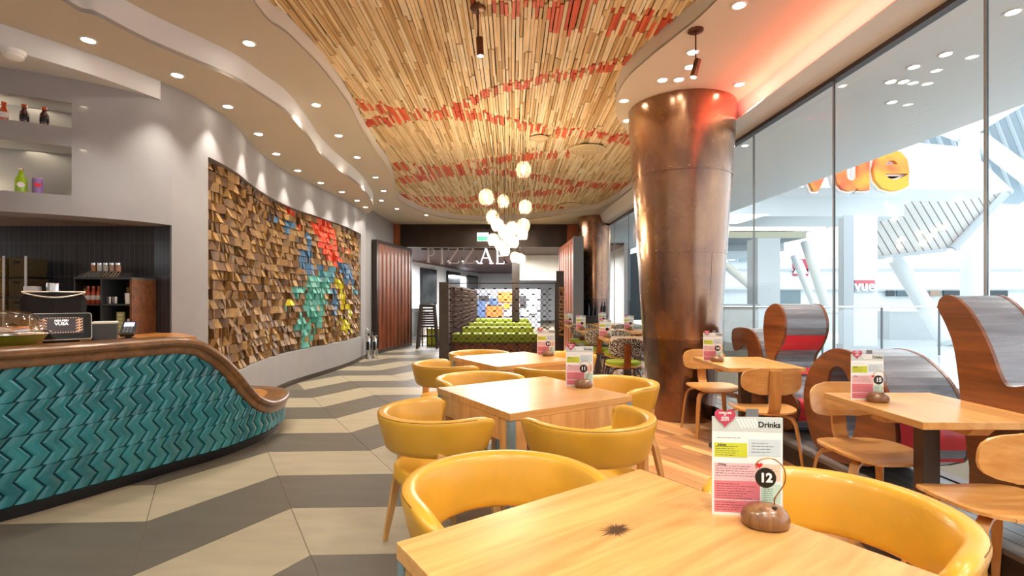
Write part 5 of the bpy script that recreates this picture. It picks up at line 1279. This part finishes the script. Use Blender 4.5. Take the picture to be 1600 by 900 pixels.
# wire screen
ws = thing('wire_screen', 'rusty wire mesh screen of hexagonal cells around the booths', 'screen', (0, 0, 0))
rust = mat('rust', '#5a3324', 0.6, 0.5, noise=0.3, nscale=8); rusty = mat('rust2', '#3a2820', 0.6, 0.5)
SY = 10.45; SX0, SX1, SZ = -1.33, 0.90, 1.64
MB().box(-1.53, SX0, SY-0.1, SY+0.1, 0, 1.65).build('post', mat('postgrey', '#4a403a', 0.6, 0.3, noise=0.15), ws)
MB().box(0.90, 0.99, SY-0.04, SY+0.04, 0, 1.66).build('post', M['darkwood'], ws)
MB().box(SX0, SX1, SY-.015, SY+.015, SZ-0.02, SZ).build('top_rail', rusty, ws); MB().box(SX0, SX1, SY-.015, SY+.015, 0.05, 0.08).build('bottom_rail', rusty, ws)
CWD, CHT = 0.235, 0.118
def mesh_run(P, n, z0, z1, par, mw, mk):
    """P(s) -> (x, y); wavy wires that touch in flattened knots"""
    rows_ = int((z1-z0)/CHT)
    for r in range(rows_):
        mb = MB()
        for ph in (0, 1):
            pts = []
            for k in range(n*2+1):
                s = k*CWD/2; zz = z0+CHT*(r+0.5)+(CHT*0.44 if (k+ph+r) % 2 else -CHT*0.44)*(1 if ph == 0 else 1)
                x, y = P(s); pts.append((x, y, zz))
                x, y = P(s+CWD*0.16); pts.append((x, y, zz))
            mb.tube(pts, 0.0048, 4)
        mb.build('wire', mw, par)
    kn = MB()
    for r in range(rows_+1):
        for k in range(n*2+1):
            if (k+r) % 2: continue
            x, y = P(k*CWD/2+CWD*0.08); x2, y2 = P(k*CWD/2+CWD*0.08+0.045); zz = z0+CHT*r
            if zz > z1: continue
            dx, dy = x2-x, y2-y
            kn.add([(x-dx, y-dy, zz), (x, y, zz+0.02), (x+dx, y+dy, zz), (x, y, zz-0.02), (x, y-0.015, zz), (x, y+0.015, zz)], [(0, 1, 4), (1, 2, 4), (2, 3, 4), (3, 0, 4), (0, 1, 5), (1, 2, 5), (2, 3, 5), (3, 0, 5)])
    o = kn.build('knots', mk, par); o['kind'] = 'stuff'
mesh_run(lambda s: (min(SX0+s, SX1), SY), 9, 0.1, SZ-0.02, ws, rusty, rusty)
side = thing('side_screen', 'timber framed wire mesh screen running back along the left of the booths', 'screen', (0, 0, 0))
for y in (12.2, 14.2, 16.6, 19.6): MB().box(-1.5, -1.40, y-0.06, y+0.06, 0, 1.62).build('post', rust, side)
MB().box(-1.5, -1.40, 10.56, 20, 1.58, 1.64).build('top_rail', rusty, side); MB().box(-1.5, -1.40, 10.56, 20, 0.0, 0.08).build('bottom_rail', rusty, side)
MB().box(-1.47, -1.462, 10.6, 20, 0.08, 1.58).build('mesh_backing', mat('meshback', '#7a5546', 0.7, noise=0.5, nscale=9), side)
mesh_run(lambda s: (-1.39, min(10.7+s, 19.9)), 39, 0.1, 1.58, side, rusty, rusty)
# vertical script board
vb = thing('script_board', 'dark upright board with a pale wooden word written upwards, beside the red shutter', 'sign', (1.12, 11.5, 0), 0)
MB().box(-0.09, 0.09, 0.0, 0.05, 0.0, 1.95).build('board', M['darkwood'], vb)
text('Nandoca', 0.32, mat('script', '#c08a50', 0.5), 'lettering', vb, 0.01, loc=(0.0, -0.02, 1.0), rot=(PI/2, -PI/2, 0), bold=0.006, shear=0.2)
# highchair stack, steel cabinet, extinguishers
hc = thing('highchair_stack', 'tall dark wooden stack of highchairs beside the screen post', 'highchair', (-2.25, 13.2, 0), 0.1)
for sx_ in (-1, 1):
    for sy_ in (-1, 1): MB().beam([(sx_*.26, sy_*.24, 0, 0.034, .034), (sx_*.17, sy_*.18, 1.15, .034, .034)]).build('leg', M['darkwood'], hc)
for z, w_ in ((0.3, .23), (0.55, .21), (0.62, .2), (0.68, .2), (0.74, .19), (0.80, .19), (0.86, .18), (0.92, .18), (1.0, .17), (1.08, .16)): MB().box(-w_, w_, -w_-.02, -w_+.01, z, z+.05).build('slat', M['darkwood'], hc)
MB().box(-.19, .19, -.18, .18, .68, .71).build('seat', M['darkwood'], hc); MB().box(-.15, .15, -.15, .15, 1.12, 1.16).build('tray', M['darkwood'], hc)
for x in (-0.12, 0.0, 0.12): MB().box(x-.015, x+.015, -.24, -.22, .05, .55).build('spindle', M['darkwood'], hc)
MB().box(-.08, .04, -.19, -.185, .86, .92).build('notice', M['white'], hc)
yt = thing('yellow_crate', 'bright yellow-green crate standing behind the highchair legs', 'crate', (-2.2, 13.9, 0)); MB().box(-.2, .2, 0, .3, 0.0, .42).build('body', mat('ygreen', '#b5b52a', 0.5), yt, bevel=0.02); MB().box(-.21, .21, -.01, .31, .42, .46).build('rim', mat('ygreen2', '#b5b52a', 0.5), yt)
sc = thing('steel_cabinet', 'stainless steel cabinet past the ribbed panel', 'cabinet', (-3.0, 15.4, 0))
MB().box(-.35, .2, 0, .5, 0.0, .95).build('body', mat('brushed', '#b5b7ba', 0.35, 0.9), sc, bevel=0.01); MB().box(-.37, .22, -.02, .52, .95, 1.0).build('top', M['chrome'], sc); MB().box(-.33, .18, -.012, 0, .14, .9).build('door', M['chrome'], sc)
fe = thing('extinguisher_stand', 'chrome floor stand holding two silver fire extinguishers against the curved wall end', 'extinguisher stand', (-3.05, 10.75, 0))
MB().lathe([(0.15, 0), (0.15, 0.012), (0.14, 0.016), (0.001, 0.017)], seg=28).build('base', M['chrome'], fe, smooth=40)
MB().tube([(-.13, 0, .012), (-.13, 0, .62), (-.11, 0, .66), (-.08, 0, .62)], 0.009, 8).build('hoop', M['chrome'], fe, smooth=60)
MB().tube([(.0, .06, .012), (.0, .06, .58)], 0.009, 8).build('hoop', M['chrome'], fe, smooth=60)
for k, x in enumerate((-0.06, 0.08)):
    t = thing('fire_extinguisher', ('left', 'right')[k]+' silver fire extinguisher on the chrome stand', 'fire extinguisher', (-3.05+x, 10.72, 0.016), 0, 'silver extinguishers')
    MB().lathe([(0.055, 0), (0.06, 0.01), (0.06, 0.42), (0.04, 0.48), (0.018, 0.5)], seg=20).build('cylinder', M['chrome'], t, smooth=50)
    MB().box(-0.012, 0.012, -0.05, 0.03, 0.5, 0.545).build('valve', M['black'], t); MB().tube([(0.02, -.02, .52), (.075, -.02, .45), (.07, -.02, .2)], 0.009, 6).build('hose', M['black'], t)
    MB().box(-0.03, 0.03, -0.064, -0.058, 0.18, 0.36).build('label', M['black'], t)
# black bottles on the dark sideboard in the far corner
sb = thing('dark_sideboard', 'dark waist high sideboard in front of the far copper column', 'sideboard', (1.95, 11.7, 0)); MB().box(-.42, .3, 0, .35, 0, .86).build('body', M['darkwood'], sb, bevel=0.01); MB().box(-.44, .32, -.02, .37, .86, .9).build('top', M['darkwood'], sb)
for k, (dx, h_) in enumerate(((-0.33, .28), (-0.12, .3), (-0.02, .28), (0.06, .24), (0.2, .33), (0.27, .33))):
    bottle('black_bottle', 'tall black bottle on the far dark sideboard, '+ordn(k)+' from the left', 'bottle', (1.95+dx, 11.82, 0.9), [(0.035, 0), (0.036, h_*0.6), (0.014, h_*0.75), (0.013, h_*0.95), (0.001, h_)], (('body', 0, 3, M['black']), ('neck', 2, 5, M['black'])), 'black bottles on the sideboard')
# ================================================================ outside: the mall
t = thing('slate_kiosk', 'dark slanted slate block outside behind the far end of the glass', 'kiosk', (0, 0, 0)); P = [at(a, b, 21) for a, b in ((955, 412), (975, 400), (1003, 392), (1010, 500), (955, 500))]; MB().loft([[(v.x, y, max(0, v.z)) for v in P] for y in (21, 23)]).build('body', mat('slate', '#3e464c', 0.4), t); P = [at(a, b, 20.9) for a, b in ((968, 400), (985, 384), (985, 470), (968, 470))]; MB().loft([[(v.x, y, v.z) for v in P] for y in (20.9, 20.99)]).build('panel', mat('slate2', '#76838a', 0.3), t)
ow = mat('mall_white', '#e6ecef', 0.6); og = mat('mall_grey', '#b9c1c6', 0.6); osf = mat('mall_soffit', '#e3e8ea', 0.7); og2 = mat('mall_panel', '#c9cccb', 0.6)
MB().box(3.0, 40, -8, 60, -0.12, -0.02).build('floor_outside', mat('mall_floor', '#cfd8dc', 0.15))['kind'] = 'structure'
os_ = struct('ceiling_outside')
MB().add([(2.98+XC(y), y, 3.42) for y in (-3, 24)]+[(5.75+XC(y), y, 3.42) for y in (-3, 24)]+[(2.98+XC(y), y, 3.7) for y in (-3, 24)]+[(5.75+XC(y), y, 3.7) for y in (-3, 24)], [(0, 1, 3, 2), (4, 6, 7, 5), (0, 2, 6, 4), (1, 5, 7, 3), (0, 4, 5, 1), (2, 3, 7, 6)]).build('soffit', osf, os_)
for i, (px, py) in enumerate(((1583, 18), (1478, 84), (1428, 104), (1412, 127), (1392, 127), (1394, 159), (1164, 227))):
    Y = 2.12*FPX/(HY-py); dup(dl, ((px-800)/FPX*Y, Y, 3.419), 0, 'round downlight in the soffit outside the glass, %s from the right' % ordn(i), 'downlights outside the glass')
# canopy with the big sign
YC = 12.5
cn = thing('white_canopy', 'white peaked canopy outside carrying the large orange sign', 'canopy', (0, 0, 0))
P = [(lambda q: (q.x, q.z))(at(a, b, YC)) for a, b in ((1180, 292), (1582, 297), (1545, 262), (1510, 230), (1412, 221), (1300, 235), (1180, 262))]
MB().loft([[(x, y, z) for x, z in P] for y in (YC, YC+1.5)]).build('shell', mat('canopy_white', '#f4f6f7', 0.5, emit=0.0), cn)
def arc_letters():
    t = thing('lit_sign', 'large orange rimmed letters vue on the white canopy outside', 'sign', (0, 0, 0))
    om = bpy.data.materials.new('sign_orange'); om.use_nodes = True; n_ = om.node_tree
    tc = n_.nodes.new('ShaderNodeTexCoord'); sx = n_.nodes.new('ShaderNodeTexNoise'); sx.inputs['Scale'].default_value = 1.6
    rp = n_.nodes.new('ShaderNodeValToRGB'); rp.color_ramp.elements[0].position = 0.38; rp.color_ramp.elements[0].color = C('#e0663a'); rp.color_ramp.elements[1].position = 0.66; rp.color_ramp.elements[1].color = C('#f6b53a')
    n_.links.new(tc.outputs['Object'], sx.inputs['Vector']); n_.links.new(sx.outputs['Fac'], rp.inputs[0]); n_.links.new(rp.outputs[0], n_.nodes['Principled BSDF'].inputs['Base Color'])
    a = at(1326, 259, YC)
    for off, dy, m, bb, nm in ((0.10, -0.06, mat('sign_rim', '#f6f4f0', 0.4), 0.1, 'letter_rim'), (0.055, -0.16, om, 0.03, 'lettering')):
        o = text('vue', 1.95, m, nm, t, 0.05, bold=off, loc=(a.x, YC+dy, a.z-0.02), sx=1.0)
arc_letters()
# bulkhead and dark recess left of the canopy
st2 = struct('wall_mall')
def pxbox(px0, px1, pt, pb, Y, d, m, name, par):
    a = at(px0, pb, Y); b = at(px1, pt, Y); return MB().box(a.x, b.x, Y, Y+d, a.z, b.z).build(name, m, par)
pxbox(1100, 1413, 293, 338, 13.6, 2, ow, 'bulkhead', st2)
pxbox(1100, 1330, 338, 348, 15.7, 6, og, 'bulkhead', st2)
pxbox(1100, 1290, 353, 360, 16.5, 0.1, mat('strip_light', '#fff2c8', 0.5, emit=5), 'light_strip', st2)
pxbox(1100, 1260, 362, 372, 17, 8, mat('mall_dark', '#7a8288', 0.7), 'recess', st2)
pxbox(1100, 1225, 374, 392, 19, 4, og, 'bulkhead', st2)
pxbox(1318, 1334, 336, 548, 12.2, 0.02, og, 'pier_side', st2)
def pier(px0, px1, pt, pb, Y, lb):
    t = thing('white_pier', lb, 'column', (0, 0, 0)); a = at(px0, pb, Y); b = at(px1, pt, Y)
    MB().box(a.x, b.x, Y, Y+(b.x-a.x), -0.02, b.z).build('shaft', ow, t); MB().box(a.x-0.03, b.x+0.03, Y-0.03, Y+(b.x-a.x)+.03, -0.02, 0.12).build('base', og, t); return t
pier(1334, 1371, 336, 548, 12.4, 'wide square white pier outside behind the ring shaped screen')
pier(1184, 1219, 372, 520, 14.6, 'narrower square white pier outside right of the copper column')
# slanting cladding panels
cl = thing('slatted_cladding', 'slanting field of pale slats under the white canopy outside', 'cladding', (0, 0, 0))
top_ = [(1365, 345), (1378, 338), (1400, 325), (1440, 300), (1560, 302)]; bot = [(1365, 402), (1385, 400), (1420, 396), (1455, 391), (1490, 387), (1520, 362), (1560, 318)]
def lerp_poly(P, x):
    for (a, b), (c, d) in zip(P, P[1:]):
        if a <= x <= c: return b+(d-b)*(x-a)/(c-a)
    return P[-1][1] if x > P[-1][0] else P[0][1]
edge_ = [(1365, 345), (1378, 338), (1440, 300), (1500, 298), (1575, 300), (1530, 352), (1490, 388), (1430, 396), (1365, 403)]
clm = mat('clad_slat', '#cfcdc9', 0.5); YS = 14.5
A0 = at(1365, 345, YS); 
bk_ = [(lambda q: (q.x, q.z))(at(a, b, YS+0.3)) for a, b in edge_]
MB().loft([[(x, YS+0.3, z) for x, z in bk_], [(x, YS+0.4, z) for x, z in bk_]]).build('backing', mat('clad_back', '#e3e5e6', 0.5), cl)
for k in range(-6, 22):
    x0 = 1340+k*13.5      # slat runs from upper left to lower right
    poly = [(x0, 285), (x0+11.3, 285), (x0+11.3+75, 410), (x0+75, 410)]
    W = [(a, b) for a, b in poly]
    for i in range(len(edge_)):
        (xa, ya), (xb, yb) = edge_[i], edge_[(i+1) % len(edge_)]
        A_, B_ = -(yb-ya), (xb-xa); c_ = -(A_*xa+B_*ya)
        if len(W) >= 3: W = clip(W, A_, B_, c_)
    if len(W) < 3: continue
    Q = [at(a, b, YS) for a, b in W]
    MB().loft([[(q.x, YS-0.0, q.z) for q in Q], [(q.x, YS+0.28, q.z) for q in Q]]).build('slat', clm, cl)
TRUSS = [None]
def tube_px(name, lb, pts, Y, r, m=ow, join=False):
    t = TRUSS[0] if join else thing(name, lb, 'steel tube', (0, 0, 0))
    MB().tube([at(a, b, y_) for (a, b), y_ in zip(pts, Y)], r, 16).build('tube', m, t, smooth=50)
    MB().tube([at(*pts[-1], Y[-1])+Vector((0, 0, 0.0)), at(*pts[-1], Y[-1])+(at(*pts[-1], Y[-1])-at(*pts[-2], Y[-2])).normalized()*0.12], r*1.25, 16).build('end_collar', og, t, smooth=50)
tube_px('white_strut', 'slanting white strut outside running down from under the slats', [(1385, 380), (1480, 535)], (15.5, 14), 0.22)
tube_px('white_mast', 'thick upright white mast outside near the right edge', [(1523, 330), (1523, 552)], (16, 16), 0.36)
TRUSS[0] = thing('roof_truss', 'white tubular roof truss meeting in a node outside at the top right', 'truss', (0, 0, 0))
tube_px('white_strut', 'white strut outside at top right, rising to the right', [(1500, 212), (1640, 125)], (17, 15), 0.25, join=True)
tube_px('white_strut', 'white strut outside falling to the right edge below the node', [(1530, 218), (1640, 300)], (17, 15), 0.25, join=True)
tube_px('white_strut', 'white strut outside joining the node from the left', [(1505, 212), (1445, 192)], (17, 18), 0.22, join=True)
tube_px('white_mast', 'short upright white post below the roof node outside', [(1513, 180), (1517, 300)], (17, 17), 0.28, join=True)
tube_px('white_strut', 'thin white brace at the far right below the canopy', [(1545, 355), (1640, 300)], (18, 18), 0.16, join=True)
tube_px('white_strut', 'thin white brace running down at the far right', [(1560, 330), (1620, 450)], (18, 18), 0.13, join=True)
tube_px('white_strut', 'white slanting brace left of the wide pier', [(1258, 378), (1298, 500)], (18, 17), 0.16)
tube_px('white_strut', 'thin slanting brace right of the copper column', [(1135, 415), (1200, 470)], (18, 17), 0.14)
tube_px('white_strut', 'second slanting brace left of the wide pier', [(1240, 400), (1282, 500)], (19, 18), 0.12)
rf = thing('roof_ribs', 'pale ribbed roof canopy high at the far right outside', 'roof', (0, 0, 0))
for k in range(14):
    a = at(1380+k*20, 150, 30); b = at(1440+k*20, 300, 34)
    MB().tube([a, b], 0.12, 6).build('rib', mat('rib%d' % k, '#aab6bd', 0.6), rf)
q4 = [at(1380, 120, 31), at(1780, 100, 31), at(1780, 330, 35), at(1450, 310, 35)]
MB().loft([[tuple(v) for v in q4], [tuple(v+Vector((0, 0.3, 0))) for v in q4]]).build('sheet', mat('roof_sheet', '#9fb0ba', 0.6), rf)
tube_px('grey_girder', 'grey sloping girder along the right edge of the slatted cladding', [(1488, 389), (1572, 302)], (14.4, 14.4), 0.1, og)
tube_px('grey_girder', 'thin grey edge beam under the slatted cladding', [(1362, 404), (1492, 389)], (14.4, 14.4), 0.05, og)
# shops across the concourse
sh = thing('white_shop_front', 'long white shop building across the concourse', 'building', (0, 0, 0))
def on(par, px0, px1, pt, pb, Y, d, m, name): a = at(px0, pb, Y); b = at(px1, pt, Y); MB().box(a.x, b.x, Y, Y+d, max(a.z, -0.02), b.z).build(name, m, par)
on(sh, 1125, 1720, 402, 700, 26, 3, ow, 'wall'); on(sh, 1125, 1720, 420, 423, 25.9, 0.1, og, 'ledge'); on(sh, 1125, 1720, 452, 455, 25.8, 0.2, og, 'ledge')
dk = mat('shop_dark', '#3a4248', 0.4); tn = mat('shop_tan', '#a58f80', 0.6)
for px0, px1, m in ((1386, 1398, dk), (1402, 1418, mat('shop_slate', '#5a6a74', 0.5)), (1420, 1432, tn), (1434, 1446, dk), (1454, 1470, tn), (1475, 1500, dk), (1545, 1575, dk)): on(sh, px0, px1, 454, 463, 25.7, 0.1, m, 'shop_window')
for px0 in (1140, 1156, 1172): on(sh, px0, px0+11, 380, 409, 25.7, 0.1, mat('win%d' % px0, '#8fa3ad', 0.3), 'window')
sgn = thing('red_shop_sign', 'red shop sign with a white letter A across the concourse', 'sign', (0, 0, 0)); on(sgn, 1240, 1263, 405, 431, 25.9, 0.1, mat('sign_red', '#c04a5c', 0.5), 'panel')
a = at(1251, 418, 25.85); text('A', 0.95, M['white'], 'lettering', sgn, 0.02, bold=0.04, loc=tuple(a))
sgn = thing('small_cinema_sign', 'small red backed sign reading vue by the wide white pier', 'sign', (0, 0, 0)); on(sgn, 1336, 1367, 438, 447, 12.36, 0.03, mat('sign_red2', '#d8707a', 0.5), 'panel')
a = at(1351, 447, 12.34); text('vue', 0.36, M['white'], 'lettering', sgn, 0.01, bold=0.012, loc=tuple(a)); 
on(sgn, 1336, 1367, 447, 457, 12.36, 0.03, mat('sign_pale', '#c8d4da', 0.5), 'panel')
for (px0, px1, pt, pb, Y, lb, m) in ((1211, 1251, 454, 500, 15, 'grey kiosk box beyond the balustrade, left', mat('kiosk', '#8fa5ad', 0.4)), (1132, 1185, 478, 560, 12.4, 'pale timber low wall right of the copper column', mat('lowwall', '#b3b3ab', 0.6)), (1260, 1318, 490, 520, 15.5, 'low white desk beyond the balustrade', ow), (1390, 1465, 488, 531, 16, 'low grey wall beyond the balustrade at the right', mat('lw3', '#a9b3b8', 0.5))):
    t = thing('low_counter', lb, 'counter', (0, 0, 0)); on(t, px0, px1, pt, pb, Y, 0.6, m, 'body'); a = at(px0, pt, Y); b = at(px1, pt, Y); MB().box(a.x-.03, b.x+.03, Y-.03, Y+.63, a.z, a.z+.04).build('top', og, t)
# glass balustrade
bl = thing('glass_balustrade', 'glass balustrade with a steel handrail crossing the concourse', 'balustrade', (0, 0, 0))
YB = 11.3; bx0 = at(1100, 480, YB).x; bx1 = at(1750, 480, YB).x
MB().tube([(bx0, YB, 1.12), (bx1, YB, 1.12)], 0.025, 10).build('handrail', M['chrome'], bl, smooth=50)
for px in (1120, 1203, 1287, 1380, 1470, 1560, 1650): x = at(px, 480, YB).x; MB().box(x-.015, x+.015, YB+.03, YB+.06, 0, 1.15).build('post', M['grey'], bl)
xs_ = [at(px, 480, YB).x for px in (1120, 1203, 1287, 1380, 1470, 1560, 1650)]
for a, b in zip(xs_, xs_[1:]): MB().box(a+.03, b-.03, YB+.035, YB+.05, 0.05, 1.05).build('pane', M['clear'], bl)
